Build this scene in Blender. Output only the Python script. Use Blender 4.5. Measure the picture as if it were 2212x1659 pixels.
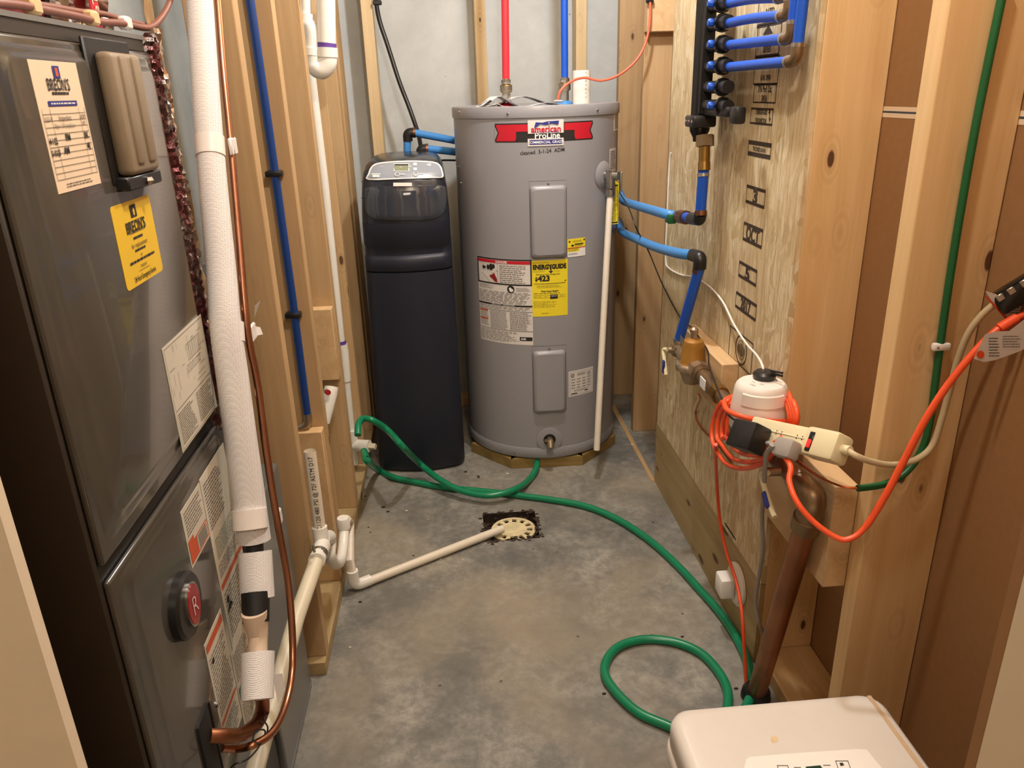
import bpy, bmesh, math, random
from mathutils import Vector, Matrix, noise
for o in list(bpy.data.objects): bpy.data.objects.remove(o)
sc = bpy.context.scene; COL = sc.collection
# ---------------------------------------------------------------- camera (from the photo's vanishing points)
FPX, CX, CY, CH = 1655.0, 1106.0, 829.5, 1.32
def _ray(p): return Vector((p[0]-CX, -(p[1]-CY), -FPX))
_Z = -_ray((1240., 5150.)); _Z.normalize()
_Y = _ray((958., 194.)); _Y -= _Z*(_Y.dot(_Z)); _Y.normalize()
_X = _Y.cross(_Z)
ROT = Matrix((_X, _Y, _Z)); CO = Vector((0, 0, CH))
cam = bpy.data.cameras.new('camera'); camo = bpy.data.objects.new('camera', cam); COL.objects.link(camo)
cam.sensor_width = 36; cam.lens = FPX/2212*36; cam.clip_start = .02
camo.matrix_world = Matrix.Translation(CO) @ ROT.to_4x4()
sc.camera = camo
# ---------------------------------------------------------------- world, lamps, exposure
w = bpy.data.worlds.new('world'); sc.world = w; w.use_nodes = True
w.node_tree.nodes['Background'].inputs[0].default_value = (1, .93, .84, 1)
w.node_tree.nodes['Background'].inputs[1].default_value = .06
vs = sc.view_settings; vs.view_transform = 'Standard'; vs.look = 'None'; vs.exposure = 0.0; vs.gamma = 1.0; vs.use_curve_mapping = False
def point(name, loc, e, col, r):
    l = bpy.data.lights.new(name, 'POINT'); l.energy = e; l.color = col; l.shadow_soft_size = r
    o = bpy.data.objects.new(name, l); COL.objects.link(o); o.location = loc; return o
def area(name, loc, rot, e, col, sx, sy):
    l = bpy.data.lights.new(name, 'AREA'); l.shape = 'RECTANGLE'; l.size = sx; l.size_y = sy; l.energy = e; l.color = col
    o = bpy.data.objects.new(name, l); COL.objects.link(o); o.location = loc; o.rotation_euler = rot; return o
BULB = Vector((.36, 2.05, 2.20)); BULB2 = Vector((.16, .80, 2.20))
point('utility_bulb_light', BULB, 54, (.99, .995, 1.0), .04)
point('entry_bulb_light', BULB2, 38, (1, .94, .86), .04)
area('hall_ceiling_light', (.0, -.75, 2.36), (0, 0, 0), 18, (1, .84, .66), .6, .6)
# ---------------------------------------------------------------- pixel -> point on a plane the thing touches
def W(px, py, X=None, Y=None, Z=None, D=None):
    d = ROT @ _ray((px, py))
    if X is not None: t = X/d.x
    elif Y is not None: t = Y/d.y
    elif Z is not None: t = (Z-CH)/d.z
    else: t = D/FPX
    return CO + d*t
# ---------------------------------------------------------------- materials
def lin(c): return tuple(((v/255)/12.92 if v/255 <= .04045 else ((v/255+.055)/1.055)**2.4) for v in c)
MATS = {}
class NT:
    def __init__(s, m): s.n = m.node_tree.nodes; s.l = m.node_tree.links; s.b = s.n['Principled BSDF']
    def new(s, t, **k):
        x = s.n.new(t)
        for a, v in k.items():
            if a in ('operation', 'blend_type', 'data_type', 'wave_type', 'bands_direction', 'feature', 'distance', 'noise_dimensions', 'wave_profile', 'rings_direction'): setattr(x, a, v)
            else: x.inputs[a.replace('_', ' ')].default_value = v
        return x
    def link(s, a, b): s.l.new(a, b)
    def ramp(s, fac, stops):
        r = s.n.new('ShaderNodeValToRGB'); s.l.new(fac, r.inputs[0]); e = r.color_ramp.elements
        while len(e) < len(stops): e.new(.5)
        for i, (p, c) in enumerate(stops): e[i].position = p; e[i].color = (*c, 1) if len(c) == 3 else c
        return r.outputs[0]
    def mix(s, fac, a, b, mode='MIX'):
        x = s.n.new('ShaderNodeMix'); x.data_type = 'RGBA'; x.blend_type = mode
        for i, v in ((0, fac), (6, a), (7, b)):
            if hasattr(v, 'links') or hasattr(v, 'is_linked'): s.l.new(v, x.inputs[i])
            else: x.inputs[i].default_value = v if i == 0 else (*v, 1)
        return x.outputs[2]
    def coords(s, scale=(1, 1, 1), rnd=True):
        tc = s.n.new('ShaderNodeTexCoord'); mp = s.n.new('ShaderNodeMapping'); mp.inputs[3].default_value = scale
        if rnd:
            oi = s.n.new('ShaderNodeObjectInfo'); ml = s.n.new('ShaderNodeMath'); ml.operation = 'MULTIPLY'; ml.inputs[1].default_value = 37.0
            s.l.new(oi.outputs['Random'], ml.inputs[0]); ad = s.n.new('ShaderNodeVectorMath'); ad.operation = 'ADD'
            s.l.new(tc.outputs['Object'], ad.inputs[0]); s.l.new(ml.outputs[0], ad.inputs[1]); s.l.new(ad.outputs[0], mp.inputs[0])
        else: s.l.new(tc.outputs['Object'], mp.inputs[0])
        return mp.outputs[0]
    def noise(s, vec, scale, detail=4, rough=.55, dist=0):
        x = s.n.new('ShaderNodeTexNoise'); x.inputs['Scale'].default_value = scale; x.inputs['Detail'].default_value = detail
        x.inputs['Roughness'].default_value = rough; x.inputs['Distortion'].default_value = dist
        s.l.new(vec, x.inputs['Vector']); return x.outputs[0]
    def bump(s, h, strength=.2, dist=.002):
        x = s.n.new('ShaderNodeBump'); x.inputs['Strength'].default_value = strength; x.inputs['Distance'].default_value = dist
        s.l.new(h, x.inputs['Height']); s.l.new(x.outputs[0], s.b.inputs['Normal'])
    def math(s, op, a, b=None):
        x = s.n.new('ShaderNodeMath'); x.operation = op
        for i, v in enumerate((a, b)):
            if v is None: continue
            if hasattr(v, 'is_linked'): s.l.new(v, x.inputs[i])
            else: x.inputs[i].default_value = v
        return x.outputs[0]
def base(name):
    m = bpy.data.materials.new(name); m.use_nodes = True; return m, NT(m)
def mat(name, rgb, rough=.5, metal=0., var=.06, vs=30., bump=0., spec=.5, emit=0., coat=0., alpha=1., trans=0.):
    """plain material with a little procedural mottling"""
    if name in MATS: return MATS[name]
    m, t = base(name); c = lin(rgb); b = t.b
    b.inputs['Roughness'].default_value = rough; b.inputs['Metallic'].default_value = metal
    b.inputs['Specular IOR Level'].default_value = spec; b.inputs['Coat Weight'].default_value = coat
    if var:
        n = t.noise(t.coords(), vs, 3)
        t.link(t.ramp(n, [(.3, tuple(x*(1-var) for x in c)), (.7, tuple(min(1, x*(1+var)) for x in c))]), b.inputs['Base Color'])
        if bump: t.bump(n, bump, .001)
    else: b.inputs['Base Color'].default_value = (*c, 1)
    if emit: b.inputs['Emission Color'].default_value = (*c, 1); b.inputs['Emission Strength'].default_value = emit
    if alpha < 1: b.inputs['Alpha'].default_value = alpha
    if trans: b.inputs['Transmission Weight'].default_value = trans
    MATS[name] = m; return m
def wood(name, lo, hi, axis='z', knots=.5, kcol=(92, 58, 34), rough=.62, grain=1.0):
    if name in MATS: return MATS[name]
    m, t = base(name)
    sc_ = {'z': (1, 1, .05), 'y': (1, .05, 1), 'x': (.05, 1, 1)}[axis]
    v = t.coords(sc_); v0 = t.coords((1, 1, 1))
    n1 = t.noise(v, 26*grain, 5, .6, .6); n2 = t.noise(v, 150, 3, .7)
    ks = {'z': (1, 1, .42), 'y': (1, .42, 1), 'x': (.42, 1, 1)}[axis]
    vk = t.n.new('ShaderNodeTexVoronoi'); vk.inputs['Scale'].default_value = 13.0; vk.inputs['Randomness'].default_value = 1.0
    t.link(t.coords(ks), vk.inputs['Vector'])
    col = t.ramp(n1, [(.28, lin(lo)), (.5, tuple((a+b)/2 for a, b in zip(lin(lo), lin(hi)))), (.74, lin(hi))])
    col = t.mix(t.math('MULTIPLY', n2, .35), col, tuple(x*.72 for x in lin(lo)))
    # growth rings around each knot, then the knot itself
    rg = t.math('SINE', t.math('MULTIPLY', vk.outputs['Distance'], 60.0))
    fall = t.ramp(vk.outputs['Distance'], [(.12, (1, 1, 1)), (.38, (0, 0, 0))])
    rr = t.math('MULTIPLY', t.math('MULTIPLY', t.math('ADD', rg, 1.0), .16), fall)
    col = t.mix(rr, col, tuple(x*.55 for x in lin(lo)))
    if knots:
        kn = t.ramp(vk.outputs['Distance'], [(.075*knots*2, (1, 1, 1)), (.105*knots*2, (0, 0, 0))])
        col = t.mix(kn, col, lin(kcol))
    t.link(col, t.b.inputs['Base Color']); t.b.inputs['Roughness'].default_value = rough
    t.bump(n2, .12, .001); MATS[name] = m; return m
M = {}
M['stud'] = wood('pine_stud', (180, 146, 102), (206, 174, 130), 'z')
M['stud_near'] = wood('lit_pine_stud', (216, 176, 120), (236, 204, 154), 'z')  # same pine, colour lightened to carry the stronger light on the near studs
M['stud_y'] = wood('pine_plate', (186, 150, 102), (212, 180, 132), 'y', .4)
M['stud_pale'] = wood('pale_spruce', (206, 180, 134), (228, 206, 166), 'z', .35)
M['block'] = wood('pine_block', (200, 164, 116), (224, 192, 148), 'y', .3)
M['ply'] = wood('plywood_board', (160, 136, 94), (190, 166, 120), 'y', .8, (96, 68, 42))
M['pt'] = wood('treated_pine', (124, 100, 48), (166, 140, 84), 'x', .3, grain=1.6)
def osb():
    m, t = base('oriented_strand_board')
    v = t.coords((1, 1, .16), False); d = t.noise(t.coords((1, 1, 1), False), 5, 3)
    vo = t.n.new('ShaderNodeTexVoronoi'); vo.inputs['Scale'].default_value = 62; vo.inputs['Randomness'].default_value = 1
    ad = t.n.new('ShaderNodeVectorMath'); ad.operation = 'ADD'; sc_ = t.n.new('ShaderNodeVectorMath'); sc_.operation = 'SCALE'; sc_.inputs['Scale'].default_value = .14
    nt = t.n.new('ShaderNodeTexNoise'); nt.inputs['Scale'].default_value = 7; nt.inputs['Detail'].default_value = 3
    t.link(t.coords((1, 1, 1), False), nt.inputs['Vector']); t.link(nt.outputs['Color'], sc_.inputs[0]); t.link(v, ad.inputs[0]); t.link(sc_.outputs[0], ad.inputs[1])
    t.link(ad.outputs[0], vo.inputs['Vector'])
    sep = t.n.new('ShaderNodeSeparateColor'); t.link(vo.outputs['Color'], sep.inputs[0])
    fine = t.noise(t.coords((1, 1, .06), False), 120, 4, .7)
    col = t.ramp(sep.outputs[0], [(.0, lin((192, 172, 128))), (.35, lin((220, 203, 162))), (.7, lin((227, 211, 172))), (1, lin((240, 230, 200)))])
    col = t.mix(t.ramp(fine, [(.36, (.7, .7, .7)), (.56, (0, 0, 0))]), col, lin((164, 138, 96)))
    col = t.mix(t.ramp(d, [(.42, (.45, .45, .45)), (.62, (0, 0, 0))]), col, lin((194, 166, 126)))
    t.link(col, t.b.inputs['Base Color']); t.b.inputs['Roughness'].default_value = .7
    t.bump(sep.outputs[1], .25, .001); return m
M['osb'] = osb()
def concrete(name, a, b, pits, sc1, rough, stain=None, bump=.15, grit=.55):
    m, t = base(name); v = t.coords((1, 1, 1), False)
    n = t.noise(v, sc1, 7, .62, .5); n2 = t.noise(v, sc1*7, 5, .7); n3 = t.noise(v, sc1*.35, 3)
    col = t.ramp(n, [(.36, lin(a)), (.64, lin(b))])
    col = t.mix(t.ramp(n2, [(.40, (grit,)*3), (.62, (0, 0, 0))]), col, tuple(x*.72 for x in lin(a)))
    if stain: col = t.mix(t.ramp(n3, [(.45, (0, 0, 0)), (.68, (.75, .75, .75))]), col, lin(stain))
    vo = t.n.new('ShaderNodeTexVoronoi'); vo.inputs['Scale'].default_value = pits; t.link(v, vo.inputs['Vector'])
    sp = t.n.new('ShaderNodeSeparateColor'); t.link(vo.outputs['Color'], sp.inputs[0])
    th = t.math('MULTIPLY', t.math('SUBTRACT', sp.outputs[0], .55), .16)
    pit = t.math('LESS_THAN', vo.outputs['Distance'], th)
    col = t.mix(t.math('MULTIPLY', pit, .75), col, lin((64, 60, 54)))
    t.link(col, t.b.inputs['Base Color']); t.b.inputs['Roughness'].default_value = rough; t.bump(n2, bump, .002); return m
M['floor'] = concrete('concrete_slab', (106, 106, 102), (162, 159, 150), 14, 5.0, .60, (156, 145, 124), .3)
M['conc'] = concrete('foundation_concrete', (184, 189, 189), (206, 210, 209), 24, 2.5, .8, None, .1, .12)
M['kraft'] = mat('drywall_backing_paper', (148, 108, 66), .85, var=.05, vs=60)
M['drywall'] = mat('painted_drywall', (232, 216, 190), .75, var=.02)
M['gyp'] = mat('gypsum_edge_paper', (222, 200, 170), .85, var=.03)
M['subfloor'] = mat('subfloor_sheathing', (176, 146, 104), .8, var=.1, vs=8)
M['halltile'] = mat('hall_floor', (150, 130, 105), .6, var=.08, vs=6)
M['pvc'] = mat('white_pvc', (232, 230, 222), .32, var=.02)
M['pvc_warm'] = mat('cream_cpvc', (230, 221, 204), .4, var=.03)
M['pvc_old'] = mat('yellowed_pvc', (214, 206, 182), .42, var=.04, vs=12)
M['ink'] = mat('black_ink', (34, 30, 28), .7, var=0)
M['inkgrey'] = mat('grey_ink', (104, 98, 92), .7, var=0)
M['inkpurple'] = mat('purple_primer', (96, 62, 150), .6, var=0)
M['inkstamp'] = mat('stamp_ink', (58, 44, 32), .85, var=.35, vs=200)
M['pexblue'] = mat('deep_blue_pex', (22, 84, 196), .38, var=.05, vs=12)
M['pexlight'] = mat('sky_blue_pex', (70, 142, 214), .4, var=.05, vs=12)
M['pexdark'] = mat('navy_blue_pex', (16, 58, 128), .4, var=.05, vs=12)
M['pexred'] = mat('red_pex', (214, 50, 62), .4, var=.04)
M['black'] = mat('black_plastic', (26, 26, 27), .38, var=.1)
M['blackg'] = mat('glossy_black_plastic', (18, 18, 20), .2, var=0)
M['copper'] = mat('copper', (188, 132, 104), .28, 1.0, .12, 14)
M['coppertarn'] = mat('tarnished_copper', (164, 112, 82), .40, 1.0, .25, 9)
M['copperwire'] = mat('bare_copper_wire', (205, 120, 78), .3, 1.0, .1)
M['brass'] = mat('brass', (176, 140, 78), .32, 1.0, .12, 20)
M['bronze'] = mat('dull_bronze', (172, 154, 132), .42, .85, .18, 24)
M['oxbrass'] = mat('brown_oxidised_brass', (146, 124, 96), .40, .9, .2, 20)
M['steel'] = mat('zinc_steel', (188, 186, 180), .3, 1.0, .08)
M['crimp'] = mat('copper_crimp_ring', (136, 96, 74), .35, 1.0, .1)
M['goldbell'] = mat('gold_painted_bell', (158, 112, 44), .45, .25, .08, 20)
M['hose'] = mat('green_rubber_hose', (18, 128, 88), .28, var=.06, vs=14)
M['greenwire'] = mat('green_wire_jacket', (22, 92, 48), .4, var=.05)
M['orange'] = mat('orange_cord_jacket', (238, 88, 44), .38, var=.04)
M['orangewire'] = mat('salmon_cable', (232, 112, 84), .4, var=.03)
M['white'] = mat('white_plastic', (236, 232, 226), .38, var=.015)
M['offwhite'] = mat('off_white_plastic', (228, 220, 212), .42, var=.015)
M['cream'] = mat('cream_plastic', (224, 214, 176), .4, var=.02)
M['greycord'] = mat('grey_cord', (158, 152, 146), .45, var=.03)
M['beigecord'] = mat('beige_cord', (192, 176, 140), .5, var=.04)
M['paper'] = mat('white_paper', (228, 228, 230), .8, var=.02)
M['labelw'] = mat('white_label', (222, 218, 214), .55, var=.015)
M['labelcream'] = mat('cream_label', (230, 206, 176), .6, var=.02)
M['labelgrey'] = mat('aged_label', (206, 200, 184), .5, var=.04, vs=9)
M['yellow'] = mat('yellow_label', (242, 222, 48), .5, var=.015)
M['yellowd'] = mat('golden_label', (226, 186, 44), .5, var=.02)
M['red'] = mat('red_print', (196, 24, 44), .5, var=0)
M['redor'] = mat('orange_red_print', (198, 84, 48), .55, var=.05)
M['dkred'] = mat('dark_red_enamel', (150, 22, 28), .25, var=.05)
M['bluep'] = mat('blue_print', (38, 48, 132), .5, var=0)
M['greenp'] = mat('green_print', (40, 96, 84), .5, var=0)
M['whitep'] = mat('white_print', (240, 240, 240), .5, var=0)
M['heater'] = mat('grey_heater_enamel', (150, 150, 155), .3, var=.02, vs=200, bump=.04)
M['heaterd'] = mat('heater_dark_gap', (70, 70, 74), .5, var=0)
M['soft'] = mat('navy_satin_plastic', (27, 31, 46), .46, var=.05, vs=6)
M['softg'] = mat('smoky_gloss_cover', (52, 57, 66), .08, var=0, coat=.4)
M['softlid'] = mat('dark_gloss_lid', (34, 37, 46), .22, var=.03)
M['softpanel'] = mat('silver_control_panel', (150, 158, 170), .3, var=.03)
M['lcd'] = mat('lcd_screen', (142, 148, 122), .2, var=.05)
M['furn'] = mat('furnace_brown_enamel', (72, 68, 62), .16, var=.03, vs=3, coat=.25)
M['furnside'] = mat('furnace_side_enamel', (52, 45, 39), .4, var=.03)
M['furndk'] = mat('furnace_shadow_gap', (24, 22, 21), .5, var=0)
M['galv'] = mat('galvanised_sheet', (150, 152, 152), .36, .75, .1, 4)
M['beigebar'] = mat('beige_handle_plastic', (134, 118, 96), .6, var=.04)
M['foil'] = mat('crinkled_foil', (198, 182, 170), .22, 1.0, .15, 30, bump=1.0)
M['redfoil'] = mat('red_printed_foil', (150, 58, 62), .35, .6, .4, 26, bump=.9)
M['kraftwrap'] = mat('brown_wrap', (150, 118, 78), .6, var=.2, vs=30, bump=.4)
M['browncable'] = mat('brown_thermostat_cable', (128, 78, 62), .5, var=.06)
M['tape'] = mat('masking_tape', (214, 184, 138), .6, var=.04)
M['whitetape'] = mat('white_vinyl_tape', (232, 226, 222), .35, var=.03)
M['bandage'] = mat('pale_pipe_wrap', (206, 184, 162), .6, var=.08, vs=18)
M['blackfoam'] = mat('black_foam', (20, 19, 20), .6, var=.2)
M['grate'] = mat('ivory_drain_plastic', (222, 208, 166), .5, var=.14, vs=40)
M['pit'] = mat('drain_pit_dirt', (52, 38, 28), .9, var=.5, vs=60, bump=.8)
M['app'] = mat('ivory_appliance_plastic', (214, 208, 199), .42, var=.012)
M['appside'] = mat('ivory_side_plastic', (212, 204, 194), .45, var=.012)
M['stain'] = mat('tan_stain', (210, 188, 152), .6, var=.1)
M['groovestripe'] = mat('tan_groove_stripe', (196, 168, 134), .6, var=.05)
M['redlamp'] = mat('lit_red_rocker', (255, 30, 24), .3, var=0, emit=1.6)
M['greenband'] = mat('green_tape_band', (98, 128, 72), .5, var=.05)
M['darkbrown'] = mat('dark_bottle_brown', (40, 22, 18), .3, var=.05)
M['bulb'] = mat('lit_bulb_glass', (255, 240, 215), .3, var=0, emit=6)
M['ivoryfit'] = mat('porcelain', (236, 232, 222), .3, var=0)
M['debris'] = mat('dark_debris', (46, 38, 30), .9, var=.3)
M['debrisl'] = mat('pale_debris', (214, 204, 180), .9, var=.2)
def foilmat():
    m, t = base('printed_silver_foil'); v = t.coords((1, 1, .6), False)
    n = t.noise(v, 34, 5, .7, 1.0); n2 = t.noise(v, 9, 2)
    c = t.ramp(n, [(.32, lin((46, 38, 38))), (.46, lin((96, 44, 46))), (.56, lin((84, 74, 72))), (.70, lin((196, 182, 172)))])
    t.link(c, t.b.inputs['Base Color']); t.b.inputs['Metallic'].default_value = .75; t.b.inputs['Roughness'].default_value = .28
    t.bump(n, .9, .004); return m
M['foilmix'] = foilmat()
def meshwrap():
    m, t = base('white_mesh_pipe_wrap'); v = t.coords((1, 1, 1), False)
    w1 = t.n.new('ShaderNodeTexWave'); w1.wave_type = 'BANDS'; w1.bands_direction = 'Z'; w1.inputs['Scale'].default_value = 130; t.link(v, w1.inputs['Vector'])
    w2 = t.n.new('ShaderNodeTexWave'); w2.wave_type = 'BANDS'; w2.bands_direction = 'X'; w2.inputs['Scale'].default_value = 100; t.link(v, w2.inputs['Vector'])
    w3 = t.n.new('ShaderNodeTexWave'); w3.wave_type = 'BANDS'; w3.bands_direction = 'Y'; w3.inputs['Scale'].default_value = 100; t.link(v, w3.inputs['Vector'])
    s = t.math('MAXIMUM', w1.outputs['Fac'], t.math('MAXIMUM', t.math('MULTIPLY', w2.outputs['Fac'], .6), t.math('MULTIPLY', w3.outputs['Fac'], .6)))
    t.link(t.ramp(s, [(.2, lin((188, 182, 178))), (.8, lin((240, 238, 240)))]), t.b.inputs['Base Color'])
    t.b.inputs['Roughness'].default_value = .5; t.bump(s, .35, .0006); return m
M['mesh'] = meshwrap()
# ---------------------------------------------------------------- mesh builder
class MB:
    def __init__(s): s.v = []; s.f = []
    def add(s, vs_, fs):
        k = len(s.v); s.v += [Vector(p) for p in vs_]; s.f += [tuple(i+k for i in f) for f in fs]; return s
    def box(s, x0, x1, y0, y1, z0, z1):
        return s.add([(x, y, z) for x in (x0, x1) for y in (y0, y1) for z in (z0, z1)],
                     [(0, 1, 3, 2), (4, 6, 7, 5), (0, 4, 5, 1), (2, 3, 7, 6), (0, 2, 6, 4), (1, 5, 7, 3)])
    def rbox(s, x0, x1, y0, y1, z0, z1, r=.004, seg=2, mx=None):
        bm = bmesh.new(); bmesh.ops.create_cube(bm, size=1)
        for v in bm.verts: v.co = Vector(((x0+x1)/2+v.co.x*(x1-x0), (y0+y1)/2+v.co.y*(y1-y0), (z0+z1)/2+v.co.z*(z1-z0)))
        bmesh.ops.bevel(bm, geom=bm.edges[:], offset=r, segments=seg, affect='EDGES', profile=.5)
        if mx is not None: bmesh.ops.transform(bm, matrix=mx, verts=bm.verts)
        return s.frombm(bm)
    def frombm(s, bm):
        bm.verts.ensure_lookup_table()
        s.add([v.co.copy() for v in bm.verts], [tuple(v.index for v in f.verts) for f in bm.faces]); bm.free(); return s
    def tube(s, pts, r, n=12, cap=True, closed=False):
        pts = [Vector(p) for p in pts]; N = len(pts); rs = r if isinstance(r, (list, tuple)) else [r]*N
        T = []
        for i in range(N):
            a = pts[(i-1) % N] if (closed or i > 0) else pts[i]; b = pts[(i+1) % N] if (closed or i < N-1) else pts[i]
            d = b-a; T.append(d.normalized() if d.length > 1e-9 else Vector((0, 0, 1)))
        up = Vector((0, 0, 1)) if abs(T[0].z) < .9 else Vector((1, 0, 0))
        u = (up - T[0]*up.dot(T[0])).normalized(); vv = []; ff = []
        for i in range(N):
            u = (u - T[i]*u.dot(T[i])).normalized(); w_ = T[i].cross(u)
            for k in range(n):
                a = 2*math.pi*k/n; vv.append(pts[i]+(u*math.cos(a)+w_*math.sin(a))*rs[i])
        for i in range(N-1 if not closed else N):
            j = (i+1) % N
            for k in range(n): ff.append((i*n+k, i*n+(k+1) % n, j*n+(k+1) % n, j*n+k))
        if cap and not closed: ff.append(tuple(range(n-1, -1, -1))); ff.append(tuple((N-1)*n+k for k in range(n)))
        return s.add(vv, ff)
    def cyl(s, p, q, r, n=20, r2=None, cap=True): return s.tube([p, q], [r, r if r2 is None else r2], n, cap)
    def lathe(s, prof, o, ax=(0, 0, 1), n=32, cap=True):
        """profile [(radius, height)...] turned round an axis"""
        o = Vector(o); ax = Vector(ax).normalized(); up = Vector((0, 0, 1)) if abs(ax.z) < .9 else Vector((1, 0, 0))
        u = (up-ax*up.dot(ax)).normalized(); w_ = ax.cross(u); vv = []; ff = []
        for r, h in prof:
            for k in range(n):
                a = 2*math.pi*k/n; vv.append(o+ax*h+(u*math.cos(a)+w_*math.sin(a))*r)
        for i in range(len(prof)-1):
            for k in range(n): ff.append((i*n+k, i*n+(k+1) % n, (i+1)*n+(k+1) % n, (i+1)*n+k))
        if cap: ff.append(tuple(range(n-1, -1, -1))); ff.append(tuple((len(prof)-1)*n+k for k in range(n)))
        return s.add(vv, ff)
    def prism(s, poly, fn, d0, d1):
        """2-D outline extruded: fn(u, v, d) -> point"""
        n = len(poly); vv = [fn(u, v, d0) for u, v in poly]+[fn(u, v, d1) for u, v in poly]
        return s.add(vv, [tuple(range(n-1, -1, -1)), tuple(range(n, 2*n))]+[(i, (i+1) % n, n+(i+1) % n, n+i) for i in range(n)])
    def loft(s, rings, cap=True):
        n = len(rings[0]); vv = [p for r in rings for p in r]; ff = []
        for i in range(len(rings)-1):
            for k in range(n): ff.append((i*n+k, i*n+(k+1) % n, (i+1)*n+(k+1) % n, (i+1)*n+k))
        if cap: ff.append(tuple(range(n-1, -1, -1))); ff.append(tuple((len(rings)-1)*n+k for k in range(n)))
        return s.add(vv, ff)
    def sphere(s, c, r, n=12, sq=(1, 1, 1)):
        bm = bmesh.new(); bmesh.ops.create_uvsphere(bm, u_segments=n, v_segments=max(4, n//2), radius=r)
        for v in bm.verts: v.co = Vector((v.co.x*sq[0], v.co.y*sq[1], v.co.z*sq[2]))+Vector(c)
        return s.frombm(bm)
    def mesh(s, name, off, ang=38):
        me = bpy.data.meshes.new(name); me.from_pydata([tuple(p-off) for p in s.v], [], s.f); me.validate()
        bm = bmesh.new(); bm.from_mesh(me); bmesh.ops.recalc_face_normals(bm, faces=bm.faces); bm.to_mesh(me); bm.free()
        me.polygons.foreach_set('use_smooth', [True]*len(me.polygons))
        me.set_sharp_from_angle(angle=math.radians(ang)); return me
    def build(s, name, m, parent=None, label=None, cat=None, group=None, kind=None, ang=38, bev=0, lab=None):
        if parent is not None:
            r = parent
            while r.parent: r = r.parent
            off = Vector(r.location)
        else:
            lo = [min(p[i] for p in s.v) for i in range(3)]; hi = [max(p[i] for p in s.v) for i in range(3)]
            off = Vector(((lo[0]+hi[0])/2, (lo[1]+hi[1])/2, lo[2]))
        me = s.mesh(name, off, ang); me.materials.append(M[m] if isinstance(m, str) else m)
        o = bpy.data.objects.new(name, me); COL.objects.link(o)
        if parent is not None: o.parent = parent
        else: o.location = off
        if bev:
            md = o.modifiers.new('edge', 'BEVEL'); md.width = bev; md.segments = 2; md.limit_method = 'ANGLE'; md.angle_limit = math.radians(40)
        tag(o, label, cat, group, kind)
        if lab: o['label'] = lab
        return o
def tag(o, label=None, cat=None, group=None, kind=None):
    for k, v in (('label', label), ('category', cat), ('group', group), ('kind', kind)):
        if v: o[k] = v
    return o
def thing(name, loc, label, cat, group=None, kind=None):
    o = bpy.data.objects.new(name, None); COL.objects.link(o); o.location = loc; o.empty_display_size = .05
    return tag(o, label, cat, group, kind)
def smooth(pts, k=6, closed=False):
    pts = [Vector(p) for p in pts]; N = len(pts); out = []
    for i in range(N if closed else N-1):
        if closed: a, b, c, d = pts[i-1], pts[i], pts[(i+1) % N], pts[(i+2) % N]
        else: a, b, c, d = pts[max(i-1, 0)], pts[i], pts[i+1], pts[min(i+2, N-1)]
        for j in range(k):
            t = j/k; out.append(.5*((2*b)+(c-a)*t+(2*a-5*b+4*c-d)*t*t+(3*b-a-3*c+d)*t**3))
    if not closed: out.append(pts[-1])
    return out
def bend(p, q, r, rb=.03, k=6):
    """rounded corner list through p (list of points) with bend radius rb"""
    P = [Vector(x) for x in p]; out = [P[0]]
    for i in range(1, len(P)-1):
        a = (P[i-1]-P[i]).normalized(); b = (P[i+1]-P[i]).normalized(); L = min(rb, (P[i-1]-P[i]).length*.49, (P[i+1]-P[i]).length*.49)
        s, e = P[i]+a*L, P[i]+b*L
        for j in range(k+1):
            t = j/k; out.append(s*(1-t)**2+P[i]*2*t*(1-t)+e*t*t)
    return out+[P[-1]]
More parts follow.
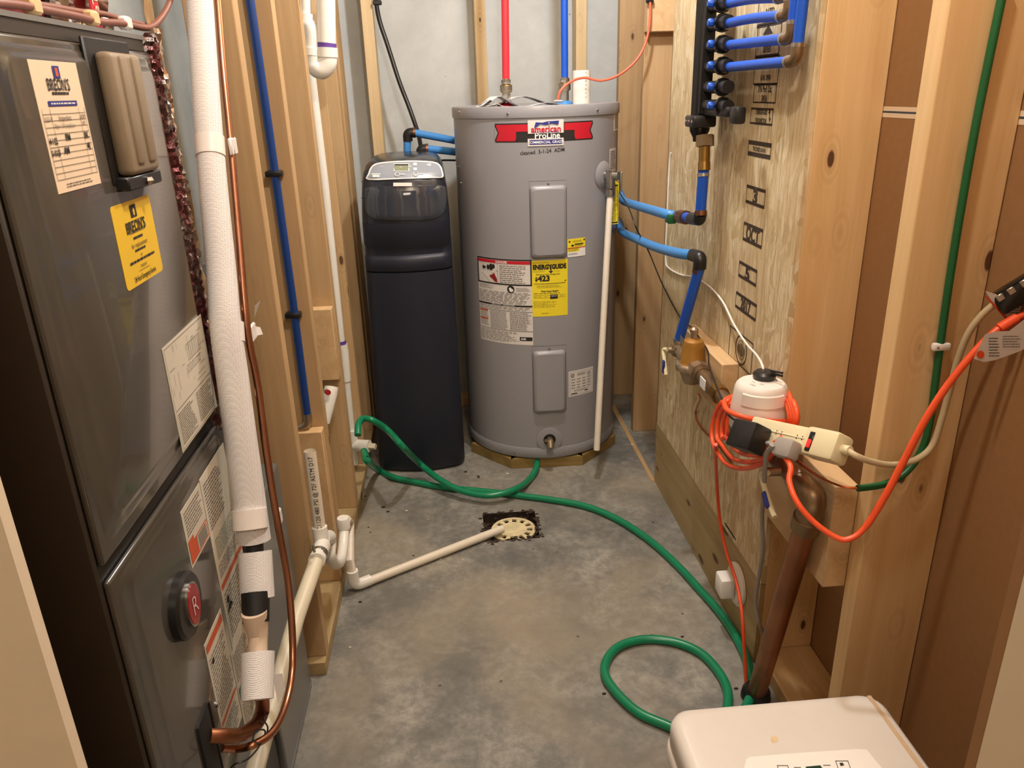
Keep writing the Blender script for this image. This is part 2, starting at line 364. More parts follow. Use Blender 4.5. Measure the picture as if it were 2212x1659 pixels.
# ---------------------------------------------------------------- stickers with flat print
_tc = {}
def text_mesh(txt, size, off):
    key = (txt, round(size, 5), off)
    if key not in _tc:
        c = bpy.data.curves.new('t', 'FONT'); c.body = txt; c.size = size; c.resolution_u = 2; c.offset = off
        o = bpy.data.objects.new('t', c); me = bpy.data.meshes.new_from_object(o)
        _tc[key] = ([tuple(v.co) for v in me.vertices], [tuple(p.vertices) for p in me.polygons])
        bpy.data.objects.remove(o); bpy.data.curves.remove(c); bpy.data.meshes.remove(me)
    return _tc[key]
class Print:
    """flat print on a surface; fn(u, v, d) maps label metres to the surface"""
    def __init__(s, fn, step=0): s.fn = fn; s.step = step; s.g = {}
    def b(s, m): return s.g.setdefault(m, MB())
    def rect(s, m, u0, v0, u1, v1, d=.0006):
        n = max(1, int(abs(u1-u0)/s.step)) if s.step else 1; vv = []; ff = []
        for i in range(n+1):
            u = u0+(u1-u0)*i/n; vv += [s.fn(u, v0, d), s.fn(u, v1, d)]
        for i in range(n): ff.append((2*i, 2*i+2, 2*i+3, 2*i+1))
        s.b(m).add(vv, ff); return s
    def frame(s, m, u0, v0, u1, v1, t, d=.0006):
        s.rect(m, u0, v0, u1, v0+t, d); s.rect(m, u0, v1-t, u1, v1, d); s.rect(m, u0, v0, u0+t, v1, d); s.rect(m, u1-t, v0, u1, v1, d); return s
    def poly(s, m, pts, d=.0006): s.b(m).add([s.fn(u, v, d) for u, v in pts], [tuple(range(len(pts)))]); return s
    def line(s, m, p, q, t, d=.0006):
        p = Vector(p); q = Vector(q); n = Vector((-(q-p).y, (q-p).x)).normalized()*t/2
        return s.poly(m, [p+n, p-n, q-n, q+n], d)
    def ring(s, m, u, v, r0, r1, d=.0006, n=28, asp=1):
        vv = [s.fn(u+asp*r*math.cos(2*math.pi*k/n), v+r*math.sin(2*math.pi*k/n), d) for r in (r0, r1) for k in range(n)]
        s.b(m).add(vv, [(k, (k+1) % n, n+(k+1) % n, n+k) for k in range(n)]); return s
    def disc(s, m, u, v, r, d=.0006, n=24, asp=1): return s.poly(m, [(u+asp*r*math.cos(2*math.pi*k/n), v+r*math.sin(2*math.pi*k/n)) for k in range(n)], d)
    def text(s, m, txt, u, v, size, align='c', sx=1., off=0., d=.0008, rot=0.):
        vv, ff = text_mesh(txt, size, off)
        if not vv: return s
        x0 = min(p[0] for p in vv); x1 = max(p[0] for p in vv); sh = {'c': (x0+x1)/2, 'l': x0, 'r': x1}[align]
        c, sn = math.cos(rot), math.sin(rot); out = []
        for x, y, _ in vv:
            a, b_ = (x-sh)*sx, y-size*.35; out.append(s.fn(u+a*c-b_*sn, v+a*sn+b_*c, d))
        s.b(m).add(out, ff); return s
    def para(s, m, u0, v0, u1, v1, rows, fill=.45, seed=1, ragged=.25, d=.0006):
        """rows of tiny unreadable text: word-length bars"""
        rn = random.Random(seed); h = (v1-v0)/rows
        for i in range(rows):
            y = v1-(i+.5)*h; u = u0; end = u1-(u1-u0)*ragged*rn.random()
            while u < end:
                w_ = (u1-u0)*rn.uniform(.05, .16); e = min(u+w_, end)
                s.b(m).add([s.fn(a, b_, d) for a, b_ in ((u, y-h*fill/2), (e, y-h*fill/2), (e, y+h*fill/2), (u, y+h*fill/2))], [(0, 1, 2, 3)])
                u = e+(u1-u0)*.025
        return s
    def build(s, parent, name='print'):
        for m, mb in s.g.items(): mb.build(name, m, parent, kind='stuff')
def sticker(parent, name, fn, w_, h_, m, step=0, round_=0, lab=None, d=.0004):
    """paper of the label itself (a part); returns (object, Print)"""
    mb = MB(); n = max(1, int(w_/step)) if step else 1
    if round_ and not step:
        pts = []
        for cx_, cy_, a0 in ((w_-round_, round_, -90), (w_-round_, h_-round_, 0), (round_, h_-round_, 90), (round_, round_, 180)):
            for k in range(5): a = math.radians(a0+k*22.5); pts.append((cx_+round_*math.cos(a), cy_+round_*math.sin(a)))
        mb.prism(pts, fn, 0, d)
    else:
        vv = []; ff = []
        for i in range(n+1):
            u = w_*i/n; vv += [fn(u, 0, 0), fn(u, h_, 0), fn(u, 0, d), fn(u, h_, d)]
        for i in range(n):
            a, b_ = 4*i, 4*i+4
            ff += [(a+2, b_+2, b_+3, a+3), (a, a+1, b_+1, b_), (a, b_, b_+2, a+2), (a+1, a+3, b_+3, b_+1)]
        ff += [(0, 2, 3, 1), (4*n, 4*n+1, 4*n+3, 4*n+2)]
        mb.add(vv, ff)
    o = mb.build(name, m, parent, lab=lab)
    return o, Print(lambda u, v, dd: fn(u, v, d+dd), step)
def on_right(y0, z0, X): return lambda u, v, d: Vector((X-d, y0-u, z0+v))     # surface facing -X, u runs towards the camera
def on_left(y0, z0, X): return lambda u, v, d: Vector((X+d, y0+u, z0+v))      # surface facing +X, u runs away from the camera
def on_front(x0, z0, Y): return lambda u, v, d: Vector((x0+u, Y-d, z0+v))     # surface facing -Y
# ================================================================ THE SETTING
XR, XL, YB, XD = .672, -.365, 3.33, .815        # OSB face, left stud line, concrete wall, drywall behind the right studs
def S(o): o['kind'] = 'structure'; return o
PX0, PX1, PY0, PY1 = .050, .224, 2.072, 2.242   # drain pit cut in the slab
f = MB()
xs = [-1.0, PX0, PX1, XD+.3]; ys = [.48, PY0, PY1, YB+.05]
for i in range(3):
    for j in range(3):
        if (i, j) != (1, 1): f.add([(xs[i], ys[j], 0), (xs[i+1], ys[j], 0), (xs[i+1], ys[j+1], 0), (xs[i], ys[j+1], 0)], [(0, 1, 2, 3)])
S(f.build('floor', 'floor'))
S(MB().box(-1.6, 1.8, -2.4, .48, -.02, .0).build('floor', 'halltile'))
S(MB().box(-1.6, 1.8, -2.4, YB+.1, 2.44, 2.50).build('ceiling', 'subfloor'))
S(MB().box(-1.1, XD+.4, YB, YB+.2, -.02, 2.44).build('wall_back', 'conc'))
wb = [o for o in COL.objects if o.name == 'wall_back'][0]
S(MB().box(-1.1, -1.0, .48, YB, -.02, 2.44).build('wall_left', 'conc')); wl = bpy.data.objects['wall_left']
# right wall: two drywall sheets seen from behind (brown paper), white paper on their meeting edges
wr = S(MB().box(XD, XD+.0127, .62, YB, 0, 1.261).build('wall_right', 'kraft'))
MB().box(XD, XD+.0127, .62, YB, 1.265, 2.44).build('drywall_sheet', 'kraft', wr)
for z0, z1 in ((1.2535, 1.2612), (1.2648, 1.2725)): MB().box(XD-.0006, XD+.002, .62, YB, z0, z1).build('edge_paper', 'gyp', wr)
# front wall with the doorway the camera looks through
DY0, DY1 = .515, .63; DL, DR = -.338, .470
wf = S(MB().box(-1.6, -.47, DY0+.0127, DY1, 0, 2.44).box(.62, 1.8, DY0+.0127, DY1, 0, 2.44).box(-.47, .62, DY0+.0127, DY1, 2.2, 2.44).build('wall_front', 'kraft'))
MB().box(-1.6, DL, DY0, DY0+.0126, 0, 2.44).build('drywall_sheet', 'drywall', wf)
MB().box(DR, 1.8, DY0, DY0+.0126, 0, 2.44).build('drywall_sheet', 'drywall', wf)
MB().box(DL, DR, DY0, DY0+.0126, 2.12, 2.44).build('drywall_sheet', 'drywall', wf)
MB().box(DR-.0008, DR-.0001, DY0+.0005, DY0+.0126, 0, 2.12).build('edge_paper', 'kraft', wf)
S(MB().box(-1.7, -1.6, -2.4, .6, 0, 2.44).build('wall_hall_left', 'drywall'))
S(MB().box(1.8, 1.9, -2.4, .6, 0, 2.44).build('wall_hall_right', 'drywall'))
S(MB().box(-1.7, 1.9, -2.5, -2.4, 0, 2.44).build('wall_hall_back', 'drywall'))
# ---- framing of the left wall
def board(parent, name, x0, x1, y0, y1, z0, z1, m): return MB().box(x0, x1, y0, y1, z0, z1).build(name, m, parent, bev=.0022)
board(wl, 'bottom_plate', XL-.089, XL, 1.53, YB, 0, .038, 'ply')
for y0, t, x1 in ((1.553, .039, XL), (1.905, .039, XL), (2.275, .039, XL), (2.600, .039, XL), (2.905, .039, XL)):
    board(wl, 'stud', x1-.089, x1, y0, y0+t, .038, 2.36, 'stud')
board(wl, 'corner_stud', XL-.089, XL+.004, 2.975, 3.064, .038, 2.36, 'stud')
board(wl, 'corner_stud', XL-.089, XL-.002, 3.068, 3.16, .038, 2.36, 'stud')
board(wl, 'top_plate', XL-.089, XL, 1.53, YB, 2.36, 2.44, 'stud_y')
board(wl, 'blocking', XL-.089, XL-.003, 2.235, 2.274, .508, .732, 'block')
board(wl, 'blocking', XL-.089, XL-.004, 1.866, 1.904, .038, .500, 'block')
# ---- framing in front of the concrete
YS = 3.20
for x0 in (-.290, .132, .520):
    board(wb, 'stud', x0, x0+.042, YS, YS+.089, .038, 2.36, 'stud_pale')
board(wb, 'bottom_plate', -.36, .60, YS, YS+.089, 0, .038, 'stud_y')
# vertical form joint in the concrete
MB().box(.268, .273, YB-.0035, YB, 0, 2.44).build('form_seam', 'conc', wb)
# ---- framing of the right wall
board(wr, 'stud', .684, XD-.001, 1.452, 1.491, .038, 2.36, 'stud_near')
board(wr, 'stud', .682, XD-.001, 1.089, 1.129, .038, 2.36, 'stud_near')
board(wr, 'stud', .693, .793, 2.815, 2.853, 0, 2.36, 'stud')
board(wr, 'stud', .694, .793, 3.222, 3.262, 0, 2.36, 'stud')
board(wr, 'stud', .684, XD-.001, 1.90, 1.938, .038, 2.36, 'stud')
board(wr, 'bottom_plate', .684, XD-.001, .64, 2.42, 0, .038, 'stud_y')
board(wr, 'header_block', .690, .793, 2.772, 2.813, W(1430, 68, Y=2.772).z, 2.1, 'block')
# OSB backing panel, lower pine board, both screwed to the studs
op = MB().box(XR, XR+.0115, 1.452, 2.385, .228, 2.20).build('osb_panel', 'osb', wr)
MB().box(XR+.001, XR+.0125, 1.452, 2.395, .001, .226).build('backer_board', 'ply', wr)
# stamped print on the OSB
def stamp():
    u0 = lambda px, py: 2.385-W(px, py, X=XR).y
    fn = on_right(2.385, 0, XR); p = Print(fn)
    K = 'inkstamp'
    def uv(px, py): q = W(px, py, X=XR); return 2.385-q.y, q.z
    def boxed(tl, br, txt, size, sx, tb=.007, ts=.0022, dv=0, bo=.0004):
        a = uv(*tl); b_ = uv(*br); ua, ub = a[0], b_[0]; va, vb = b_[1], a[1]
        p.rect(K, ua, vb-tb, ub, vb); p.rect(K, ua, va, ub, va+tb); p.rect(K, ua, va, ua+ts, vb); p.rect(K, ub-ts, va, ub, vb)
        n = len(txt)
        for i, s_ in enumerate(txt): p.text(K, s_, (ua+ub)/2, va+(vb-va)*(n-i-.5)/n+dv, size, 'c', sx, bo)
    boxed((1614, 398), (1651, 452), ['3'], .044, 1.3, bo=.0022); boxed((1608, 478), (1645, 538), ['OCT'], .046, .78, bo=.0020)
    boxed((1598, 562), (1633, 620), ['5'], .044, 1.3, bo=.0022); boxed((1591, 628), (1632, 695), ['2017'], .040, .74, bo=.0018)
    boxed((1618, 302), (1664, 345), ['THICKNESS 0.418 IN.'], .013, .62, .009)
    boxed((1623, 232), (1668, 272), ['STRENGTH AXIS', 'THIS DIRECTION'], .013, .62, .004)
    boxed((1630, 182), (1675, 224), ['7/16 Perf. Cat.', '24/16'], .019, .68, .003)
    boxed((1634, 92), (1682, 120), ['LISTED'], .018, .8, .005)
    boxed((1632, 124), (1680, 182), ['EXPOSURE 1', '16 IN. SPAN'], .015, .7, .003)
    boxed((1638, 52), (1686, 92), [' '], .014, .8, .005)
    boxed((1640, 0), (1690, 50), ['RATED'], .018, .8, .004)
    a = uv(1660, 62); p.poly(K, [(a[0]-.026, a[1]-.01), (a[0]+.026, a[1]-.01), (a[0], a[1]+.008)])
    a = uv(1663, 236); b_ = uv(1663, 264)
    p.line(K, a, b_, .002); p.poly(K, [(a[0]-.005, a[1]-.008), (a[0]+.005, a[1]-.008), (a[0], a[1])]); p.poly(K, [(b_[0]-.005, b_[1]+.008), (b_[0]+.005, b_[1]+.008), (b_[0], b_[1])])
    # round certification mark
    c = uv(1601, 756); p.ring(K, c[0], c[1], .033, .037); p.ring(K, c[0], c[1], .022, .0235)
    for i in range(-4, 5): p.rect(K, c[0]+i*.005-.0012, c[1]-.018+abs(i)*.0022, c[0]+i*.005+.0012, c[1]+.018-abs(i)*.0022)
    a = uv(1578, 702); b_ = uv(1622, 812); p.frame(K, a[0], b_[1], b_[0], a[1], .003)
    # faint second stamp near the bottom
    for (x0, y0, x1, y1) in ((1562, 1040, 1596, 1082), (1566, 1092, 1590, 1122), (1566, 1128, 1590, 1168)):
        a = uv(x0, y0); b_ = uv(x1, y1)
        if a[1] > b_[1]: p.frame(K, a[0], b_[1], b_[0], a[1], .0025); p.para(K, a[0]+.008, b_[1]+.006, b_[0]-.006, a[1]-.006, 3, .4, 4)
    p.build(op)
stamp()
# ---------------------------------------------------------------- lamp overhead (above the frame)
for B_, lb in ((BULB, 'bare bulb in a porcelain lampholder over the water heater end'), (BULB2, 'bare bulb in a porcelain lampholder just inside the doorway')):
    t = thing('ceiling_lamp', (B_.x, B_.y, 2.32), lb, 'lamp')
    MB().lathe([(.055, .12), (.055, .09), (.035, .05), (.03, .0)], (B_.x, B_.y, 2.32), n=24).build('lampholder', 'ivoryfit', t)
# ================================================================ WATER HEATER
HX, HY, HR, HZ0, HZ1 = .316, 2.825, .287, .040, 1.274
th0 = math.atan2(-HX, -HY)                          # direction from the axis to the camera
def hc(s, z, d=0.):                                 # s: arc length from the front line, z: height
    a = s/HR; f0 = Vector((-HX, -HY, 0)).normalized(); r0 = Vector((-f0.y, f0.x, 0))
    return Vector((HX, HY, z))+(f0*math.cos(a)+r0*math.sin(a))*(HR+d)
def hpx(px, py):                                    # pixel -> (s, z) on the shell
    d = ROT @ _ray((px, py)); ox, oy = -HX, -HY
    A = d.x**2+d.y**2; B = 2*(ox*d.x+oy*d.y); C_ = ox*ox+oy*oy-HR**2
    t_ = (-B-math.sqrt(max(0, B*B-4*A*C_)))/(2*A); p = CO+d*t_
    f0 = Vector((-HX, -HY)).normalized(); r0 = Vector((-f0.y, f0.x)); q = Vector((p.x-HX, p.y-HY))
    return math.atan2(q.dot(r0), q.dot(f0))*HR, p.z
heater = thing('water_heater', (HX, HY, HZ0), 'tall grey cylindrical electric water heater with warning labels', 'water heater')
MB().lathe([(HR-.012, HZ0), (HR-.004, HZ0+.002), (HR-.003, HZ0+.046), (HR, HZ0+.047), (HR, HZ1-.036), (HR-.002, HZ1-.035)], (HX, HY, 0), n=96).build('tank_jacket', 'heater', heater)
MB().lathe([(HR+.0035, HZ1-.036), (HR+.0045, HZ1-.030), (HR+.0045, HZ1-.006), (HR+.002, HZ1-.001), (HR-.006, HZ1), (HR-.012, HZ1-.006), (0.001, HZ1-.006)], (HX, HY, 0), n=96, cap=False).build('top_cap', 'heater', heater)
MB().lathe([(HR+.001, HZ0+.006), (HR+.003, HZ0+.009), (HR+.003, HZ0+.044), (HR+.001, HZ0+.047)], (HX, HY, 0), n=96, cap=False).build('base_ring', 'heater', heater)
# element access covers: raised curved pans
def cover(px0, py0, px1, py1, fl, ft):
    s0, z1 = hpx(px0, py0); s1, _ = hpx(px1, py0); _, z0 = hpx((px0+px1)/2, py1)
    mb = MB(); n = 12
    pts = []; R_ = .012
    for cx_, cy_, a0 in ((s1-R_, z0+R_, -90), (s1-R_, z1-R_, 0), (s0+R_, z1-R_, 90), (s0+R_, z0+R_, 180)):
        for k in range(5): a = math.radians(a0+k*22.5); pts.append((cx_+R_*math.cos(a), cy_+R_*math.sin(a)))
    cx_, cz = (s0+s1)/2, (z0+z1)/2
    def ring(k, d): return [hc(cx_+(u-cx_)*k[0], cz+(v-cz)*k[1], d) for u, v in pts]
    w_, h_ = s1-s0, z1-z0
    rings = [ring((1, 1), 0), ring((1, 1), .009), ring((1-.008/w_, 1-.008/h_), .014), ring((1-.022/w_, 1-.022/h_), .0165)]
    mb.loft(rings, cap=False); n_ = len(pts)
    # curved face: columns between the inner ring's left and right
    iw, ih = w_*(1-.022/w_)/2, h_*(1-.022/h_)/2; vv = []; ff = []
    for i in range(n+1):
        u = cx_-iw+2*iw*i/n; e = max(0, R_*.7-(iw-abs(u-cx_))); vv += [hc(u, cz-ih+e*.6, .0166), hc(u, cz+ih-e*.6, .0166)]
    for i in range(n): ff.append((2*i, 2*i+2, 2*i+3, 2*i+1))
    mb.add(vv, ff); o = mb.build('element_cover', 'heater', heater, ang=60)
    # flat flange above the cover with its screw
    p = Print(hc, .012); p.rect('heater', s0-.004, z1-.01, s1+.004, z1+ft, .0012); p.rect('heaterd', s0-.005, z1+ft, s1+.005, z1+ft+.0012, .0012)
    p.rect('heaterd', s0-.0045, z0-.002, s0-.003, z1+ft, .0010); p.rect('heaterd', s1+.003, z0-.002, s1+.0045, z1+ft, .0010); p.build(o, 'flange')
    MB().sphere(hc(cx_, z1+ft*.5, .002), .004, 8).build('screw', 'steel', o)
cover(1146, 402, 1221, 556, 0, .014); cover(1152, 758, 1220, 889, 0, .016)
for px, py in ((995, 242), (1098, 245), (1288, 237)):
    s_, z_ = hpx(px, py); MB().sphere(hc(s_, z_, .005), .0045, 8).build('screw', 'steel', heater)
for px, py in ((1021, 941), (1112, 978), (1272, 964), (991, 360), (997, 395), (992, 592)):
    s_, z_ = hpx(px, py); MB().sphere(hc(s_, z_, .003), .0036, 8).build('screw', 'steel', heater)
def hlab(px0, py0, px1, py1, m, name='label', lab=None, zpx=None, d=.0004):
    s0, z1 = hpx(px0, py0); s1, _ = hpx(px1, py0); _, z0 = hpx(px0 if zpx is None else zpx, py1)
    fn = lambda u, v, d: hc(s0+u, z0+v, d)
    o, p = sticker(heater, name, fn, s1-s0, z1-z0, m, .010, lab=lab, d=d); return o, p, s1-s0, z1-z0
# banner
o, p, w_, h_ = hlab(1069, 267, 1280, 308, 'ink', 'brand_banner', 'red and black banner')
e = .004
p.rect('red', e, e, w_*.215, h_-e); p.rect('red', w_*.215, h_*.56, w_*.33, h_-e); p.rect('red', w_*.785, e, w_-e, h_-e); p.rect('red', w_*.68, h_*.56, w_*.785, h_-e)
for x, sg in ((0, 1), (w_, -1)): p.poly('heater', [(x-sg*.001, h_*.12), (x+sg*.010, h_*.5), (x-sg*.001, h_*.88)], .0016); p.poly('ink', [(x+sg*.003, h_*.10), (x+sg*.014, h_*.5), (x+sg*.003, h_*.90), (x-sg*.001, h_*.9), (x-sg*.001, h_*.1)], .0011)
p.poly('ink', [(w_*.205, e), (w_*.235, h_*.57), (w_*.235, e)], .001); p.poly('ink', [(w_*.795, e), (w_*.765, h_*.57), (w_*.765, e)], .001)
p.text('whitep', 'ProLine', w_*.515, h_*.34, .026, 'c', 1.0, .0006, .0016)
p.build(o)
o, p, w_, h_ = hlab(1140, 260, 1217, 289, 'labelw', 'brand_badge', d=.0024)
p.text('red', 'american', w_/2, h_*.33, .0275, 'c', .95, .0008); p.text('bluep', 'WATER HEATERS', w_/2, h_*.10, .0085, 'c', 1.25)
fl = [(w_*.17, h_*.42), (w_*.22, h_*.85), (w_*.40, h_*.80), (w_*.52, h_*.88), (w_*.86, h_*.92), (w_*.84, h_*.62), (w_*.66, h_*.72), (w_*.5, h_*.62), (w_*.34, h_*.70), (w_*.25, h_*.52)]
p.poly('bluep', fl, .0026); p.disc('whitep', w_*.58, h_*.78, .0018, .0032); p.build(o)
o, p, w_, h_ = hlab(1140, 300, 1217, 316, 'labelw', 'brand_badge', d=.0024)
p.rect('bluep', w_*.05, h_*.2, w_*.95, h_*.84); p.text('whitep', 'COMMERCIAL GRADE', w_/2, h_*.52, .0115, 'c', 1.02, .0002, .0012); p.build(o)
# handwritten note
p = Print(hc, .01); s_, z_ = hpx(1172, 327)
p.text('ink', 'cleaned  3-1-24  ADM', s_, z_, .017, 'c', .95, .0002, .0006, .05); p.build(heater, 'handwriting')
# danger / instruction label
o, p, w_, h_ = hlab(1031.5, 552, 1148, 731, 'labelw', 'warning_label', zpx=1040)
p.frame('ink', 0, h_*.70, w_, h_, .005); p.rect('red', .005, h_*.945, w_-.005, h_*.98, .001); p.text('whitep', 'DANGER', w_*.5, h_*.962, .011, 'c', 1, .0003, .0014)
p.rect('inkgrey', w_*.42, h_*.715, w_*.425, h_*.94)
p.para('inkgrey', w_*.46, h_*.72, w_*.93, h_*.93, 9, .35, 3)
for x, y, rr in ((.14, .885, .007), (.175, .885, .005), (.24, .89, .009), (.30, .895, .012), (.35, .905, .008)): p.disc('ink', w_*x, h_*y, rr, .001, 14, .7)
hand = [(.27, .80), (.33, .81), (.31, .835), (.345, .818), (.36, .838), (.37, .812), (.41, .76), (.41, .72), (.37, .73), (.31, .765), (.265, .785)]
p.poly('dkred', [(w_*a, h_*b_) for a, b_ in hand], .001); p.line('inkgrey', (w_*.10, h_*.81), (w_*.42, h_*.855), .0012); p.line('inkgrey', (w_*.14, h_*.80), (w_*.27, h_*.72), .0012)
p.para('inkgrey', w_*.03, h_*.64, w_*.35, h_*.69, 5, .35, 5, .5); p.para('inkgrey', w_*.74, h_*.63, w_*.97, h_*.68, 4, .35, 6)
p.disc('ink', w_*.65, h_*.655, .0135); p.disc('whitep', w_*.64, h_*.662, .0045, .0012); p.disc('whitep', w_*.66, h_*.645, .006, .0012, asp=1.2)
p.para('inkgrey', w_*.02, h_*.48, w_*.98, h_*.62, 9, .38, 7, .15)
p.rect('ink', 0, h_*.452, w_, h_*.472); p.text('whitep', 'IMPORTANT - IMPORTANTE', w_*.5, h_*.462, .0065, 'c', 1.1, 0, .0014)
p.para('inkgrey', w_*.02, h_*.405, w_*.98, h_*.445, 3, .38, 8, .1); p.rect('ink', 0, h_*.392, w_, h_*.397)
p.rect('redor', w_*.02, h_*.365, w_*.20, h_*.385); p.rect('redor', w_*.02, h_*.265, w_*.20, h_*.285)
p.para('inkgrey', w_*.03, h_*.29, w_*.21, h_*.36, 6, .35, 9); p.para('inkgrey', w_*.03, h_*.19, w_*.21, h_*.26, 7, .35, 10)
p.para('inkgrey', w_*.25, h_*.17, w_*.58, h_*.385, 21, .42, 11, .1); p.para('inkgrey', w_*.62, h_*.17, w_*.98, h_*.385, 19, .42, 12, .25)
p.rect('ink', 0, h_*.160, w_, h_*.165); p.para('inkgrey', w_*.02, h_*.02, w_*.78, h_*.15, 9, .38, 13, .3)
p.rect('ink', w_*.78, h_*.05, w_*.99, h_*.095); p.text('whitep', 'AHRI', w_*.84, h_*.073, .008, 'c', 1, .0004, .0012); p.build(o)
# energy label
o, p, w_, h_ = hlab(1147.5, 563, 1226, 684, 'yellow', 'energy_label', 'yellow energy guide label')
p.text('ink', 'ENERGYGUIDE', w_*.5, h_*.885, .0215, 'c', .80, .0012)
p.rect('ink', w_*.515, h_*.80, w_*.545, h_*.88); p.poly('ink', [(w_*.46, h_*.81), (w_*.60, h_*.81), (w_*.53, h_*.77)])
p.para('ink', w_*.03, h_*.945, w_*.5, h_*.975, 2, .25, 3); p.para('ink', w_*.03, h_*.79, w_*.4, h_*.825, 3, .22, 4); p.para('ink', w_*.62, h_*.79, w_*.8, h_*.815, 2, .22, 4)
p.text('ink', 'Estimated Yearly Energy Cost', w_*.45, h_*.755, .0072, 'c', .95, .0001)
p.text('ink', '$', w_*.13, h_*.675, .018, 'c', .9, .0008); p.text('ink', '423', w_*.33, h_*.685, .026, 'c', 1.05, .0012)
p.rect('ink', w_*.06, h_*.585, w_*.93, h_*.593); p.poly('ink', [(w_*.91, h_*.635), (w_*.955, h_*.635), (w_*.932, h_*.605)])
p.para('ink', w_*.14, h_*.51, w_*.86, h_*.565, 4, .22, 5); p.text('ink', 'First Hour Rating', w_*.5, h_*.455, .0085, 'c', 1.0, .0003)
p.para('ink', w_*.05, h_*.405, w_*.95, h_*.425, 1, .4, 6); p.frame('ink', w_*.06, h_*.335, w_*.92, h_*.385, .0007); p.rect('ink', w_*.50, h_*.315, w_*.71, h_*.39, .001)
for x, s2 in ((.17, 'VERY SMALL'), (.38, 'LOW'), (.82, 'HIGH')): p.text('ink', s2, w_*x, h_*.36, .0045, 'c', 1)
p.text('whitep', 'MEDIUM', w_*.605, h_*.365, .0055, 'c', 1, 0, .0014)
p.para('ink', w_*.05, h_*.16, w_*.8, h_*.28, 6, .2, 7, .5); p.para('ink', w_*.26, h_*.05, w_*.45, h_*.065, 1, .5, 8, 0); p.build(o)
# small yellow / white registration label (square code left out)
o, p, w_, h_ = hlab(1226, 517, 1264, 556, 'yellow', 'registration_label')
p.rect('whitep', 0, 0, w_, h_*.28); p.rect('whitep', w_*.64, 0, w_, h_*.48); p.rect('redor', 0, h_*.46, w_, h_*.52); p.disc('ink', w_*.1, h_*.86, .003); p.disc('ink', w_*.93, h_*.9, .003)
p.poly('ink', [(w_*.2, h_*.68), (w_*.2, h_*.58), (w_*.3, h_*.57), (w_*.34, h_*.63), (w_*.3, h_*.69)]); p.rect('ink', w_*.38, h_*.66, w_*.88, h_*.72); p.para('ink', w_*.38, h_*.57, w_*.88, h_*.64, 2, .4, 2)
p.para('ink', w_*.28, h_*.8, w_*.8, h_*.9, 2, .3, 3); p.para('ink', w_*.05, h_*.31, w_*.6, h_*.42, 3, .3, 4); p.para('inkgrey', w_*.05, h_*.1, w_*.6, h_*.22, 2, .55, 5); p.build(o)
# rating plate
o, p, w_, h_ = hlab(1228, 803, 1281, 858, 'labelw', 'rating_label', zpx=1228)
p.frame('inkgrey', w_*.05, h_*.05, w_*.96, h_*.93, .0008); p.ring('ink', w_*.15, h_*.82, .004, .0065); p.ring('ink', w_*.80, h_*.80, .005, .0065); p.text('ink', 'UL', w_*.80, h_*.80, .006, 'c')
p.para('ink', w_*.32, h_*.78, w_*.7, h_*.88, 3, .35, 2)
for i in range(4):
    for j in range(4): p.para('inkgrey', w_*(.1+.21*i), h_*(.30+.11*j), w_*(.1+.21*i)+w_*.15, h_*(.30+.11*j)+.006, 1, .5, i*5+j, .2)
p.para('ink', w_*.2, h_*.17, w_*.8, h_*.26, 3, .3, 4); p.rect('ink', w_*.1, h_*.09, w_*.32, h_*.125); p.rect('ink', w_*.62, h_*.13, w_*.76, h_*.17); p.build(o)
for (a, b_, c, d_) in ((1326.5, 244, 1335.5, 283), (1317, 322, 1330, 372)):
    o, p, w_, h_ = hlab(a, b_, c, d_, 'labelw', 'side_label'); p.para('ink', w_*.1, h_*.1, w_*.9, h_*.92, 10, .4, 5); p.build(o)
# drain valve
s_, z_ = hpx(1187, 949)
c = hc(s_, z_, 0); ax = (hc(s_, z_, 1)-c).normalized(); sd = Vector((0, 0, 1)).cross(ax).normalized()
pl = MB().lathe([(.047, 0), (.047, .0015), (.044, .0025), (.001, .0025)], c, ax, 40, False).build('drain_plate', 'heater', heater)
MB().lathe([(.0225, .0026), (.0225, .004), (.001, .004)], c, ax, 28, False).build('drain_opening', 'furndk', pl)
MB().cyl(c+ax*.003, c+ax*.028, .0125, 18).cyl(c+ax*.022+Vector((0, 0, .004)), c+ax*.034-Vector((0, 0, .018)), .0135, 18).build('drain_spout', 'bronze', heater)
MB().cyl(c+ax*.02, c+ax*.026+sd*(-.02)+Vector((0, 0, .008)), .006, 12).build('drain_stem', 'bronze', heater)
# T&P relief valve with lever, tag and discharge pipe
s_, z_ = hpx(1303, 378); c = hc(s_, z_, 0); ax = (hc(s_, z_, 1)-c).normalized()
MB().lathe([(.046, 0), (.040, .004), (.028, .009), (.020, .010), (.001, .010)], c, ax, 36, False).build('valve_boss', 'heater', heater)
vx = c+ax*.029
MB().cyl(c+ax*.006, vx, .0155, 18).cyl(vx-Vector((0, 0, .045)), vx+Vector((0, 0, .012)), .0165, 18).cyl(vx, vx+ax*.034, .0135, 16).build('relief_valve', 'steel', heater)
MB().rbox(-.003, .003, -.012, .012, -.055, .012, .002, 1, Matrix.Translation(vx+ax*.036+Vector((.004, 0, .002)))).build('relief_lever', 'steel', heater)
bt = W(1289, 972, D=2.715); tp = vx-Vector((0, 0, .045))
MB().cyl(tp+Vector((0, 0, .004)), tp-Vector((0, 0, .022)), .0165, 18).build('pipe_adapter', 'steel', heater)
MB().tube([tp-Vector((0, 0, .02)), (tp+Vector((bt.x, bt.y, bt.z)))/2+Vector((.0, 0, 0)), bt], .0112, 18).build('discharge_pipe', 'pvc_warm', heater)
tl = W(1312, 388, D=2.58); tb = W(1312, 486, D=2.62); wv = Vector((.056, .012, 0))
fn = lambda u, v, d: tb+(tl-tb)*v+wv*u+Vector((0, -1, 0))*d
